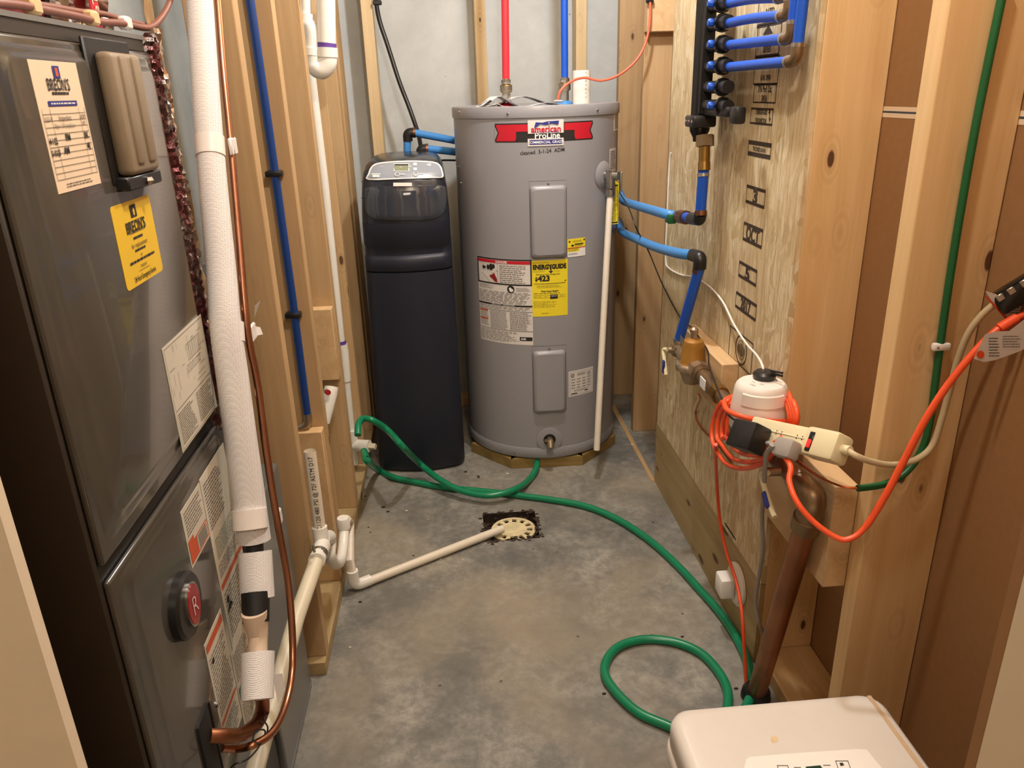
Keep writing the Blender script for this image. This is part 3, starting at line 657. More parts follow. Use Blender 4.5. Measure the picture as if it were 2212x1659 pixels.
mb = MB(); mb.prism([(0, 0), (.7, .01), (.75, .9), (.4, 1.0), (0, .92)], fn, 0, .0008)
o = mb.build('hang_tag', 'yellow', heater, lab='yellow paper warning tag')
p = Print(lambda u, v, d: fn(u, v, .0008+d)); p.para('ink', .08, .08, .62, .85, 26, .35, 4, .2); p.frame('ink', .04, .03, .68, .88, .03); p.build(o)
# hot and cold connections on the top cap
for nm, cpx, col, c2 in (('hot', (1095, 213), 'red', 'pexred'), ('cold', (1220, 210), 'pexlight', 'pexblue')):
    q = W(*cpx, Z=HZ1-.004); x, y, z0 = q.x, q.y, HZ1-.006
    if nm == 'cold': y = min(y, HY+.05); x = W(1220, 210, Y=y).x
    if nm == 'hot': y = HY-.02; x = W(1094, 213, Y=y).x
    MB().lathe([(.034, 0), (.033, .004), (.018, .012), (.017, .013)], (x, y, z0), n=28).build(nm+'_collar', col, heater)
    MB().lathe([(.0145, .01), (.0145, .045), (.019, .046), (.019, .052), (.0205, .053), (.0205, .068), (.017, .070)], (x, y, z0), n=20).build(nm+'_nipple', 'steel', heater)
    MB().lathe([(.0195, .049), (.0210, .051), (.0210, .070), (.0165, .072)], (x, y, z0), n=6).build(nm+'_nut', 'brass', heater)
    MB().lathe([(.0120, .07), (.0165, .076), (.0165, .086), (.0125, .09)], (x, y, z0), n=20).build(nm+'_crimp', 'steel', heater)
    tpx = (1091, 0) if nm == 'hot' else (1219, 0); tq = W(*tpx, Y=y); dr = (tq-Vector((x, y, z0+.08))); top = Vector((x, y, z0+.08))+dr*(1.0/dr.z)
    MB().tube([(x, y, z0+.078), top], .0125, 18).build(nm+'_pex_riser', c2, None, 'red PEX water line rising from the grey heater' if nm == 'hot' else 'straight blue PEX water line rising from the grey heater', 'pipe')
# wooden pads under the heater
hp = thing('heater_pads', (HX, HY, 0), 'octagon of short treated boards under the grey water heater', 'wood pads')
cs = [W(1013, 952, Z=.04), W(1111, 1005, Z=.02), W(1262, 1000, Z=.02), W(1327, 935, Z=.03)]
R2 = HR*1.06; angs = [math.radians(a) for a in (-160, -118, -66, -22)]
pts = [Vector((HX+R2*math.cos(a), HY+R2*math.sin(a), 0)) for a in angs]
for a, b_ in zip(pts, pts[1:]):
    d_ = (b_-a).normalized(); n_ = Vector((-d_.y, d_.x, 0))
    MB().add([a+n_*k+Vector((0, 0, z)) for z in (.001, .039) for k in (0, .085)]+[b_+n_*k+Vector((0, 0, z)) for z in (.001, .039) for k in (0, .085)],
             [(0, 1, 3, 2), (4, 6, 7, 5), (0, 4, 5, 1), (2, 3, 7, 6), (0, 2, 6, 4), (1, 5, 7, 3)]).build('board', 'pt', hp)
MB().box(HX-.12, HX+.12, HY+.02, HY+.20, .001, .039).build('board', 'pt', hp)
# ================================================================ things lying on the heater
q = W(1257, 218, Z=HZ1-.006); cpy = HY+.0; cpx_ = W(1256, 200, Y=cpy).x
t = MB().lathe([(.0290, HZ1-.0058), (.0305, HZ1-.005), (.0305, W(1256, 152, Y=cpy).z), (.0275, W(1256, 152, Y=cpy).z), (.0275, HZ1+.01), (.001, HZ1+.01)], (cpx_, cpy, 0), n=32, cap=False).build('pipe_offcut', 'pvc', None, 'short white plastic pipe offcut standing on the heater', 'pipe offcut')
p = Print(lambda u, v, d: Vector((cpx_+.031*math.sin(u/.0305+.35), cpy-.0308*math.cos(u/.0305+.35)-d, HZ1+v)))
for i, s2 in enumerate(('C', 'F', 'R', '2', 'N', 'S', 'F')): p.text('inkgrey', s2, 0, .018+i*.013, .008, 'c', 1, 0, .0004, 1.57)
p.build(t)
def leaf(c, w_, l_, rot, lift, name='sheet'):
    mb = MB(); n = 8; vv = []
    for i in range(n+1):
        for s2 in (0, 1):
            u = -l_/2+l_*i/n; h = lift*math.sin(math.pi*min(1, i/n*1.1))**2
            x = u*math.cos(rot)-(s2-.5)*w_*math.sin(rot); y = u*math.sin(rot)+(s2-.5)*w_*math.cos(rot); vv.append((c[0]+x, c[1]+y, c[2]+h)); 
    ff = [(2*i, 2*i+2, 2*i+3, 2*i+1) for i in range(n)]
    m_ = MB().add(vv+[(a, b_, c_+.0012) for a, b_, c_ in vv], ff+[tuple(j+2*(n+1) for j in f_) for f_ in ff]); return m_
bk = thing('instruction_papers', (HX-.11, HY-.04, HZ1-.006), 'curled white instruction papers in a plastic bag on the heater', 'papers')
leaf((HX-.13, HY-.05, HZ1-.005), .10, .15, .2, .034).build('booklet', 'paper', bk)
leaf((HX-.04, HY+.02, HZ1-.0045), .14, .26, .05, .030).build('folded_sheet', 'paper', bk)
leaf((HX-.16, HY-.10, HZ1-.004), .06, .11, -.1, .022).build('leaflet', 'labelw', bk)
leaf((HX+.03, HY-.08, HZ1-.005), .05, .14, .1, .008).build('leaflet', 'paper', bk)
# orange cable: drops from the stud, swings over the heater to a clamp behind the paper
tk = thing('heater_power_cable', W(1204, 222, Y=HY-.13), 'thin salmon cable swinging from the header block to the heater top', 'cable')
pts = [W(1205, 216, Y=HY-.14), W(1211, 196, Y=HY-.14), W(1232, 177, Y=HY-.13), W(1262, 168, Y=HY-.11), W(1300, 174, Y=2.72), W(1340, 160, Y=2.73), W(1376, 128, Y=2.74), W(1396, 88, Y=2.75), W(1404, 40, Y=2.755), W(1404, -20, Y=2.755)]
MB().tube(smooth(pts, 6), .0042, 10).build('cable', 'orangewire', tk)
MB().cyl(W(1205, 217, Y=HY-.14)+Vector((-.012, 0, -.002)), W(1205, 217, Y=HY-.14)+Vector((.014, 0, -.002)), .005, 10).build('cable_clamp', 'steel', tk)
MB().rbox(-.012, .012, -.006, .012, -.006, .012, .003, 1, Matrix.Translation(W(1404, 2, Y=2.757))).build('cable_staple', 'black', tk)
# ================================================================ FURNACE
FX = -.400; FY0, FY1 = .752, 1.204
fu = thing('furnace', (-.69, .98, 0), 'tall brown-grey enamelled furnace cabinet covered in service stickers', 'furnace')
MB().rbox(-.985, FX-.012, FY0, FY1, 0, 1.403, .003, 1).build('cabinet', 'furnside', fu)
MB().box(-.985, FX-.010, FY0-.001, FY1+.001, 1.400, 1.4055).build('top_flange', 'galv', fu)
def panel(name, y0, y1, z0, z1, e):
    o = MB().rbox(FX-.0125, FX-.005, y0, y1, z0, z1, .005, 3).build(name, 'furn', fu)
    mb = MB(); rings = []
    for g, x in ((0, FX-.0055), (.006, FX-.0035), (.012, FX-.0035), (.020, FX-.0008), (.024, FX)):
        a, b_, c, d = y0+.014+g*1.25, y1-.006-g*.4, z0+.016+g, z1-.008-g*.6; R_ = .022; pts = []
        for cy_, cz, a0 in ((b_-R_, c+R_, -90), (b_-R_, d-R_, 0), (a+R_, d-R_, 90), (a+R_, c+R_, 180)):
            for k in range(5): an = math.radians(a0+k*22.5); pts.append(Vector((x, cy_+R_*math.cos(an), cz+R_*math.sin(an))))
        rings.append(pts)
    mb.loft(rings); mb.build('embossed_field', 'furn', o, ang=50); return o
MB().box(FX-.0128, FX-.0118, FY0+.004, FY1-.004, .814, .842).build('panel_gap', 'furndk', fu)
up = panel('upper_door', FY0+.005, FY1-.003, .838, 1.385, .012)
lo = panel('lower_door', FY0+.005, FY1-.003, .012, .818, .012)
# recessed latch with a beige bar
rp = MB().rbox(FX-.004, FX+.0012, .975, 1.108, 1.226, 1.392, .002, 1).build('latch_recess', 'furndk', fu)
br = MB().rbox(FX, FX+.020, .994, 1.090, 1.236, 1.376, .007, 3).build('latch_bar', 'beigebar', fu)
MB().rbox(FX+.016, FX+.0235, 1.014, 1.036, 1.248, 1.372, .004, 2).build('grip_rib', 'beigebar', br)
MB().rbox(FX+.016, FX+.0235, 1.052, 1.076, 1.248, 1.372, .004, 2).build('grip_rib', 'beigebar', br)
MB().rbox(FX-.002, FX+.016, .985, 1.098, 1.219, 1.2355, .002, 1).build('latch_bracket', 'black', rp)
MB().sphere((FX+.018, 1.045, 1.226), .006, 8).build('screw', 'steel', rp)
# stickers
def flab(y0, y1, z0, z1, m, name, lab=None, r=0):
    fn = on_left(y0, z0, FX); o, p = sticker(fu, name, fn, y1-y0, z1-z0, m, 0, r, lab, .0006); return o, p, y1-y0, z1-z0
o, p, w_, h_ = flab(.840, .945, 1.234, 1.362, 'labelcream', 'service_record_sticker', 'cream service record with handwriting')
p.rect('bluep', w_*.44, h_*.87, w_*.58, h_*.965); p.rect('redor', w_*.48, h_*.885, w_*.54, h_*.95, .0009)
p.text('ink', "BREON'S", w_*.5, h_*.825, .0165, 'c', .78, .0002); p.frame('ink', w_*.31, h_*.785, w_*.70, h_*.855, .0004); p.para('inkgrey', w_*.35, h_*.79, w_*.66, h_*.80, 1, .5, 2)
p.para('ink', w_*.33, h_*.74, w_*.68, h_*.775, 1, .6, 5, 0); p.rect('bluep', w_*.20, h_*.66, w_*.82, h_*.70); p.para('labelw', w_*.25, h_*.67, w_*.78, h_*.69, 1, .6, 4, 0, .001)
for i in range(11): p.rect('ink', w_*.04, h_*(.10+.05*i), w_*.96, h_*(.10+.05*i)+.0005)
for x in (.04, .20, .82, .955): p.rect('ink', w_*x, h_*.10, w_*x+.0005, h_*.645)
p.text('ink', '10-23-19', w_*.13, h_*.565, .0065, 'c', .75); p.text('ink', 'Inspection', w_*.48, h_*.57, .008, 'c', .85); p.text('ink', 'ADM', w_*.88, h_*.57, .007, 'c', .8)
p.text('inkgrey', 'Filter / UV Installation', w_*.45, h_*.51, .0065, 'c', .8); p.text('inkgrey', 'KPP', w_*.88, h_*.52, .006, 'c', .8)
p.text('ink', '4-1-22', w_*.13, h_*.40, .0085, 'c', .75, .0003); p.text('ink', 'PM', w_*.45, h_*.42, .0095, 'c', .9, .0004); p.text('ink', 'BK', w_*.88, h_*.42, .009, 'c', .85, .0004)
p.text('ink', '3-10-23', w_*.13, h_*.31, .0085, 'c', .7, .0003); p.text('ink', 'AM', w_*.36, h_*.32, .0095, 'c', .85, .0004); p.text('ink', 'MJ', w_*.88, h_*.335, .008, 'c', .8, .0004)
p.para('inkgrey', w_*.2, h_*.03, w_*.8, h_*.07, 2, .4, 7); p.build(o)
o, p, w_, h_ = flab(.954, 1.081, 1.103, 1.205, 'yellowd', 'contractor_sticker', 'golden yellow contractor sticker', .006)
p.rect('ink', w_*.43, h_*.80, w_*.58, h_*.95); p.poly('yellowd', [(w_*.49, h_*.82), (w_*.52, h_*.82), (w_*.53, h_*.88), (w_*.505, h_*.92), (w_*.48, h_*.88)], .001)
p.text('ink', "BREON'S", w_*.5, h_*.70, .019, 'c', .86, .0004); p.frame('ink', w_*.31, h_*.62, w_*.71, h_*.765, .0006); p.para('ink', w_*.40, h_*.63, w_*.68, h_*.655, 1, .5, 2, 0)
p.para('ink', w_*.38, h_*.53, w_*.62, h_*.585, 1, .55, 6, 0); p.text('ink', 'for replacement', w_*.5, h_*.475, .0085, 'c', .95); p.para('ink', w_*.36, h_*.385, w_*.64, h_*.43, 1, .6, 9, 0); p.text('ink', 'or', w_*.5, h_*.345, .007, 'c')
p.para('ink', w_*.18, h_*.26, w_*.84, h_*.31, 1, .6, 3, 0); p.text('ink', 'request', w_*.5, h_*.215, .007, 'c'); p.rect('ink', w_*.35, h_*.155, w_*.65, h_*.16); p.text('ink', '24 Hour Emergency Service', w_*.5, h_*.085, .009, 'c', .72, .0002); p.build(o)
o, p, w_, h_ = flab(1.022, 1.199, .851, 1.007, 'labelgrey', 'wiring_diagram')
rn = random.Random(5); K = 'inkgrey'
p.frame(K, w_*.02, h_*.02, w_*.98, h_*.98, .0006)
for i in range(7): p.frame('ink', w_*(.50+.05*(i % 7)), h_*.70, w_*(.50+.05*(i % 7))+.007, h_*.86, .0006)
for i in range(6): p.frame('ink', w_*(.45+.06*i), h_*.60, w_*(.45+.06*i)+.006, h_*.67, .0006)
for i in range(22):
    x, y = rn.uniform(.05, .85), rn.uniform(.42, .92); L_ = rn.uniform(.05, .25)
    if rn.random() < .5: p.rect(K, w_*x, h_*y, w_*min(.96, x+L_), h_*y+.0006)
    else: p.rect(K, w_*x, h_*y, w_*x+.0006, h_*min(.96, y+L_*.7))
p.para(K, w_*.05, h_*.05, w_*.45, h_*.36, 14, .4, 2); p.para(K, w_*.52, h_*.05, w_*.95, h_*.36, 13, .4, 3); p.rect(K, w_*.03, h_*.39, w_*.97, h_*.395); p.build(o)
o, p, w_, h_ = flab(.972, 1.060, .690, .783, 'labelgrey', 'hazard_sticker', 'label with orange-red warning band')
p.rect('redor', w_*.04, h_*.05, w_*.96, h_*.36); p.rect('redor', w_*.04, h_*.36, w_*.3, h_*.45); p.rect('labelgrey', w_*.42, h_*.08, w_*.92, h_*.34, .0009)
for i in range(6): p.rect('ink', w_*.45, h_*(.10+.04*i), w_*.89, h_*(.10+.04*i)+.0018, .0012)
p.para(K, w_*.08, h_*.50, w_*.92, h_*.94, 8, .35, 4); p.build(o)
o, p, w_, h_ = flab(1.0625, 1.196, .470, .786, 'labelgrey', 'instruction_label')
p.rect('redor', w_*.03, h_*.36, w_*.97, h_*.39); p.para(K, w_*.06, h_*.70, w_*.7, h_*.96, 14, .4, 6); p.para('greenp', w_*.1, h_*.52, w_*.9, h_*.64, 8, .25, 8); p.para(K, w_*.06, h_*.42, w_*.9, h_*.5, 5, .35, 9)
p.para(K, w_*.06, h_*.05, w_*.9, h_*.33, 12, .35, 9); p.disc('ink', w_*.16, h_*.27, .006); p.poly('ink', [(w_*.06, h_*.21), (w_*.3, h_*.21), (w_*.2, h_*.25)]); p.build(o)
o, p, w_, h_ = flab(.957, 1.046, .345, .566, 'labelgrey', 'caution_sticker')
p.rect('redor', w_*.04, h_*.91, w_*.96, h_*.97); p.para(K, w_*.06, h_*.35, w_*.94, h_*.86, 16, .35, 3); p.rect('redor', w_*.04, h_*.28, w_*.96, h_*.31); p.disc('ink', w_*.22, h_*.80, .005); p.para(K, w_*.06, h_*.04, w_*.94, h_*.25, 7, .35, 5); p.build(o)
o, p, w_, h_ = flab(1.05, 1.14, .30, .47, 'labelgrey', 'energy_sticker')
p.rect('greenp', w_*.04, h_*.42, w_*.96, h_*.56); p.text('whitep', 'AHRI', w_*.5, h_*.49, .014, 'c', 1, .0003, .0012); p.para(K, w_*.06, h_*.62, w_*.94, h_*.95, 9, .35, 6); p.para(K, w_*.06, h_*.05, w_*.94, h_*.36, 9, .35, 7); p.build(o)
# round badge
bc = (FX, .911, .672)
bd = MB().lathe([(.047, 0), (.047, .010), (.043, .014), (.001, .014)], bc, (1, 0, 0), 40, False).build('badge', 'black', fu)
def oval(m, r0, x0, x1, name, k=.72):
    n = 32; MB().prism([(math.cos(2*math.pi*i/n)*r0*k, math.sin(2*math.pi*i/n)*r0) for i in range(n)], lambda u, v, d: Vector((FX+d, .911+u+.002, .672+v)), x0, x1).build(name, m, bd)
oval('steel', .0335, .0135, .0175, 'chrome_rim'); oval('dkred', .030, .0175, .0185, 'enamel')
p = Print(lambda u, v, d: Vector((FX+.0185+d, .913+u, .672+v))); p.text('whitep', 'R', 0, .0, .042, 'c', .85, -.001); p.build(bd, 'emblem')
# rubber plate where the refrigerant pipes enter
MB().rbox(FX-.002, FX+.003, .872, .926, .27, .492, .006, 2).build('pipe_grommet', 'blackfoam', fu)
MB().cyl((FX, .958, .455), (FX+.003, .958, .455), .005, 10).build('screw', 'steel', fu)
# ================================================================ supply plenum and taped seams over / beside the furnace
def crinkle(fn, nu, nv, amp, seed, th=.004):
    mb = MB(); rn = random.Random(seed); g = []
    for i in range(nu+1):
        for j in range(nv+1): g.append(fn(i/nu, j/nv, amp*(rn.random()-.5)*2))
    ff = [(i*(nv+1)+j, (i+1)*(nv+1)+j, (i+1)*(nv+1)+j+1, i*(nv+1)+j+1) for i in range(nu) for j in range(nv)]
    return mb.add(g, ff)
pn = thing('supply_plenum', (-.72, 1.0, 1.406), 'foil-wrapped supply duct standing on top of the furnace', 'duct')
MB().box(-.96, -.475, .79, 1.19, 1.4065, 2.42).build('duct_box', 'galv', pn)
crinkle(lambda u, v, a: Vector((-.466+a, .80+.25*u, 1.41+.5*v)), 14, 30, .003, 3).build('printed_facing', 'redfoil', pn, ang=15, lab='pink printed insulation facing')
crinkle(lambda u, v, a: Vector((-.452+a, 1.04+.17*u, 1.41+.5*v)), 14, 40, .006, 4).build('foil_wrap', 'foil', pn, ang=15)
fs = MB().box(-.4405, -.4385, 1.118, 1.142, 1.412, 1.62).build('printed_tape', 'red', pn)
p = Print(lambda u, v, d: Vector((-.4384+d, 1.13-v, 1.418+u))); p.text('labelcream', 'reTape', .002, 0, .024, 'l', .9, .0003); p.build(fs)
se = thing('foil_taped_seam', (-.44, 1.25, .55), 'crumpled silver and dark red foil tape down the furnace far edge', 'foil tape')
crinkle(lambda u, v, a: Vector((-.412+a+.010*math.sin(u*3.1), 1.207+.045*u+.004*math.sin(v*19), .80+.61*v)), 10, 110, .0035, 8).build('red_foil_strip', 'foilmix', se, ang=15)
crinkle(lambda u, v, a: Vector((-.413+a, 1.248+.036*u+.004*math.sin(v*13), .80+.62*v)), 8, 90, .004, 9).build('silver_foil_strip', 'foil', se, ang=15)
crinkle(lambda u, v, a: Vector((-.428+a, 1.284+.045*u*(1.3-v*.5), .80+.70*v)), 5, 24, .004, 10).build('brown_wrap', 'kraftwrap', se, ang=15)
# ================================================================ return duct between the furnace and the first stud
rd = thing('return_duct', (-.69, 1.35, 0), 'plain grey sheet-metal duct on the floor behind the furnace', 'duct')
MB().rbox(-.97, -.394, 1.212, 1.492, .002, .60, .003, 1).build('duct_base', 'galv', rd)
MB().rbox(-.97, -.440, 1.215, 1.53, .60, 1.02, .003, 1).build('duct_riser', mat('dark_duct_steel', (76, 78, 82), .4, .6, .15, 8), rd)
MB().box(-.395, -.3925, 1.212, 1.492, .018, .022).build('hem', 'galv', rd)
# ================================================================ refrigerant line set
def XI(py): return -.346-.042*(1-py/1500)
def ip(px, py, dx=0): return W(px, py, X=XI(py)+dx)
ls = thing('insulated_suction_line', ip(557, 1512), 'thick white mesh-wrapped refrigerant pipe beside the furnace', 'pipe')
def rad(p, wpx): return wpx/2*((p-CO).dot(-(ROT.col[2] if 0 else Vector((ROT[0][2], ROT[1][2], ROT[2][2])))))/FPX
cl = [(426, -60, 55), (431, 0, 56), (441, 150, 57), (452, 300, 58), (466, 460, 60), (477, 580, 63), (487, 704, 66), (503, 820, 67), (520, 950, 68), (535, 1060, 69), (549, 1168, 70)]
P_ = [ip(a, b_) for a, b_, c in cl]; sm = smooth(P_, 5); rr = []
for i in range(len(cl)-1):
    r0, r1 = rad(P_[i], cl[i][2]), rad(P_[i+1], cl[i+1][2]); rr += [r0+(r1-r0)*k/5 for k in range(5)]
rr.append(rad(P_[-1], cl[-1][2]))
MB().tube(sm, rr, 28).build('insulation', 'mesh', ls)
a, b_ = ip(551, 1192), ip(556, 1292); MB().tube([a, b_], [rad(a, 70), rad(b_, 72)], 28).build('insulation', 'mesh', ls)
a, b_ = ip(557, 1410), ip(556, 1512); MB().tube([a, b_], [rad(a, 70), rad(b_, 68)], 28).build('insulation', 'mesh', ls)
a, b_ = ip(548, 1150), ip(551, 1210); MB().tube([a, b_], rad(a, 38), 20).build('foam_core', 'blackfoam', ls)
a, b_ = ip(552, 1280), ip(553, 1345); MB().tube([a, b_], [rad(a, 60), rad(b_, 56)], 20).build('foam_core', 'blackfoam', ls)
MB().tube([ip(549, 1322), ip(553, 1345), ip(557, 1372), ip(557, 1392), ip(557, 1418)], [rad(ip(550, 1330), 54), rad(ip(553, 1345), 52), rad(ip(557, 1372), 42), rad(ip(557, 1392), 40), rad(ip(557, 1418), 40)], 24).build('tape_wrap', 'bandage', ls)
q = [W(452, 1590, X=FX), W(480, 1590, X=-.385), W(515, 1588, X=-.37), W(548, 1570, X=-.36), W(566, 1540, X=-.356), ip(566, 1500)]
MB().tube(smooth(q, 6), .0112, 18).build('copper_elbow', 'coppertarn', ls)
for px, py in ((452, 296), (490, 698), (538, 1100)):
    a = ip(px, py); a2 = ip(px+3, py+42); MB().tube([a, a2], rad(a, {296: 62, 698: 70, 1100: 73}[py]), 28).build('tape_band', 'whitetape', ls)
    e = ip(px+{296: 44, 698: 48, 1100: 57}[py], py+20, .012); ex = (W(e_[0], e_[1], X=e.x) if 0 else e)
    MB().rbox(-.003, .003, -.022, .016, -.014, .014, .002, 1, Matrix.Translation(e+Vector((.006, 0, 0)))).build('tape_flag', 'whitetape', ls)
a = ip(550, 672, .022); MB().add([a+Vector((0, -.008, -.01)), a+Vector((0, .02, .0)), a+Vector((.01, .012, .016)), a+Vector((.004, -.008, .012))], [(0, 1, 2, 3)]).build('loose_tape_end', 'whitetape', ls)
a = ip(553, 712, .020); MB().add([a+Vector((0, -.006, .008)), a+Vector((.004, .014, .0)), a+Vector((.008, .010, -.012)), a+Vector((0, -.004, -.010))], [(0, 1, 2, 3)]).build('loose_tape_end', 'whitetape', ls)
a = ip(600, 1470, .02); MB().add([a+Vector((0, -.02, .03)), a+Vector((.004, .016, .0)), a+Vector((.006, .012, -.03)), a+Vector((0, -.02, -.03))], [(0, 1, 2, 3)]).build('loose_tape_end', 'whitetape', ls)
cp = [(478, 1616, FX), (510, 1617, -.385), (545, 1610, -.355), (590, 1580, -.332), (618, 1520, -.326), (632, 1440, -.324), (630, 1340, -.326), (620, 1240, -.330), (598, 1120, -.336), (576, 980, -.342), (556, 830, -.348), (533, 704, -.352), (513, 480, -.36), (497, 300, -.365), (482, 150, -.37), (470, 0, -.375), (464, -60, -.378)]
MB().tube(smooth([W(a, b_, X=c) for a, b_, c in cp], 6), .0064, 14).build('liquid_line', 'copper', None, 'thin bright copper tube looping beside the white insulated pipe', 'pipe')
wr_ = [(577, 1515, -.345), (580, 1540, -.345), (568, 1552, -.345), (578, 1570, -.344), (574, 1590, -.344), (560, 1606, -.344), (546, 1596, -.344), (556, 1578, -.344), (573, 1580, -.343), (560, 1612, -.343), (535, 1640, -.343), (505, 1652, -.36), (495, 1672, -.38)]
MB().tube(smooth([W(a, b_, X=c) for a, b_, c in wr_], 5), .0014, 6).build('sensor_wire', 'black', None, 'thin curly black wire by the copper pipe elbow', 'wire')
# ================================================================ cables along the furnace top
for nm, pts, r, lb in (('thermostat_cable', [(-60, 2), (20, 8), (60, 14), (110, 24), (170, 36), (215, 47), (262, 50), (318, 60), (345, 42), (366, 5), (375, -40)], .0046, 'brown cable running along the furnace top and curling up'),
                       ('thermostat_cable', [(-60, -4), (20, 2), (62, 8), (112, 15), (175, 26), (222, 30), (270, 44), (312, 54)], .0040, 'brown cable taped flat behind another on the furnace top')):
    tt = thing(nm, W(pts[4][0], pts[4][1], X=-.43), lb, 'cable')
    xx = -.425 if 'curling' in lb else -.435
    MB().tube(smooth([W(a, b_, X=xx) for a, b_ in pts], 5), r, 10).build('cable', 'browncable', tt)
    if 'curling' in lb:
        for px, py, m in ((66, 12, 'tape'), (195, 38, 'tape'), (268, 49, 'whitetape')):
            a = W(px, py, X=-.428); MB().rbox(-.006, .008, -.011, .011, -.009, .008, .003, 1, Matrix.Translation(a)).build('tape_wrap', m, tt)
# ================================================================ condensate drain
cd = thing('condensate_drain', W(765, 1265, Z=0), 'off-white plastic condensate pipe with trap and standpipe by the studs', 'drain pipe')
XC = -.332
MB().tube([W(535, 1720, X=-.378), W(582, 1545, X=-.374), W(640, 1335, X=-.352), W(688, 1200, X=XC)], .0163, 20).build('inlet_pipe', 'pvc_old', cd)
tp_ = W(692, 1192, X=XC); MB().tube([W(684, 1212, X=XC), W(696, 1178, X=XC)], .0185, 20).build('coupling', 'pvc', cd)
MB().tube([W(687, 1206, X=XC), W(690, 1196, X=XC)], .0200, 24).build('hose_clamp', 'steel', cd)
MB().cyl(W(679, 1192, X=XC), W(676, 1176, X=XC), .003, 8).build('clamp_strap', 'steel', cd)
sb, st_ = W(692, 1150, X=XC-.004), W(669, 974, X=XC-.004)
mb = MB(); mb.tube([sb, st_], .0132, 24, cap=False); mb.tube([st_, sb], .0112, 24, cap=False)
n = 24; k = len(mb.v)
o = mb.build('standpipe', 'pvc_warm', cd)
dv = (st_-sb); Lp = dv.length; dv.normalize(); fc = (CO-(sb+st_)/2); fc -= dv*fc.dot(dv); fc.normalize(); sx_ = dv.cross(fc)
p = Print(lambda u, v, d: sb+dv*u+(fc*math.cos(v/.0132)+sx_*math.sin(v/.0132)*-1)*(.0133+d))
p.text('ink', 'NC1120 480 PSI @ 72F ASTM D17', .004, .001, .0135, 'l', (Lp-.012)/(text_mesh('NC1120 480 PSI @ 72F ASTM D17', .0135, 0.)[0] and max(q_[0] for q_ in text_mesh('NC1120 480 PSI @ 72F ASTM D17', .0135, 0.)[0])), 0.); p.build(o)
MB().tube([W(690, 1138, X=XC-.004), W(697, 1186, X=XC-.002)], .0170, 24).build('tee_fitting', 'pvc', cd)
MB().tube([W(697, 1166, X=XC), W(711, 1160, X=XC+.002)], .0165, 20).build('tee_branch', 'pvc', cd)
ut = [W(705, 1158, X=XC), W(714, 1170, X=XC), W(713, 1198, X=XC), W(721, 1216, X=XC), W(734, 1214, X=XC), W(741, 1182, X=XC), W(744, 1128, X=XC)]
MB().tube(smooth(ut, 6), .0136, 20).build('trap_bend', 'pvc', cd)
MB().lathe([(.0172, 0), (.0172, .026), (.015, .031), (.001, .031)], W(743, 1140, X=XC), n=22, cap=False).build('trap_cap', 'pvc', cd)
el = Vector((-.333, 1.862, .0185)); dn = W(757, 1140, X=-.345)
MB().tube([W(748, 1122, X=-.335), W(756, 1128, X=-.342), Vector((el.x-.004, el.y+.004, .10)), el+Vector((0, 0, .03))], .0125, 18).build('drop_pipe', 'pvc_warm', cd)
MB().tube(bend([el+Vector((0, 0, .052)), el, el+Vector((.044, .0255, .0))], 0, .03), .0162, 20).build('elbow', 'pvc', cd)
en = Vector((.108, 2.115, .016))
MB().tube([el+Vector((.03, .017, -.003)), en], .0127, 18).build('outlet_pipe', 'pvc_warm', cd)
# ================================================================ plumbing inside the left stud wall
bp = thing('capped_water_line', W(680, 890, Y=1.885), 'dark blue PEX line clipped to the second left stud', 'pipe')
ax0 = Vector((-.404, 1.888, .535))
MB().tube([ax0, Vector((-.402, 1.888, .85)), Vector((-.404, 1.888, 1.25)), Vector((-.409, 1.888, 1.75))], .0098, 16).build('pipe', 'pexdark', bp)
for z in (W(595, 375, Y=1.888).z, W(640, 680, Y=1.888).z):
    MB().rbox(-.425, -.386, 1.876, 1.904, z-.007, z+.007, .004, 2).build('pipe_clip', 'black', bp)
MB().tube(bend([ax0+Vector((0, 0, .01)), ax0+Vector((0, 0, -.02)), ax0+Vector((-.03, 0, -.035))], 0, .02), .0115, 14).build('end_fitting', 'bronze', bp)
dv_ = thing('vent_trap', (-.385, 2.44, 1.30), 'white plastic P-trap with purple primer ring high in the left wall', 'drain trap')
YT = 2.43
m0, m1 = W(703, -30, Y=YT), W(706, 118, Y=YT)
MB().tube([m0, m1], .0262, 26).build('riser_pipe', 'pvc', dv_)
MB().tube([W(706, 93, Y=YT), W(706, 104, Y=YT)], .0268, 26).build('primer_ring', 'inkpurple', dv_)
MB().tube([W(706, 103, Y=YT), W(707, 124, Y=YT)], .0302, 26).build('hub', 'pvc', dv_)
MB().tube(smooth([W(707, 118, Y=YT), W(706, 136, Y=YT), W(694, 150, Y=YT), W(680, 140, Y=YT), W(676, 112, Y=YT)], 6), [.0275]*19+[.024]*6, 26).build('return_bend', 'pvc', dv_)
MB().tube([W(675, 104, Y=YT), W(675, 120, Y=YT)], .0265, 12).build('slip_nut', 'white', dv_)
MB().tube(smooth([W(675, 112, Y=YT), W(674, 75, Y=YT), W(668, 55, Y=YT), W(655, 46, Y=YT)], 5), .0205, 22).build('trap_arm', 'pvc', dv_)
MB().tube([W(662, 30, Y=YT), W(662, 50, Y=YT)], .021, 12).build('slip_nut', 'white', dv_)
MB().tube([W(660, -20, Y=YT), W(661, 36, Y=YT)], .0145, 18).build('tailpipe', 'pvc', dv_)
ds = thing('drain_stack', (-.404, 2.56, .04), 'slim white plastic drain stack between the left rear studs', 'drain pipe')
YD = 2.552
MB().tube([W(668, 140, Y=YD), W(700, 400, Y=YD), W(736, 745, Y=YD)], .0158, 20).build('stack_pipe', 'pvc', ds)
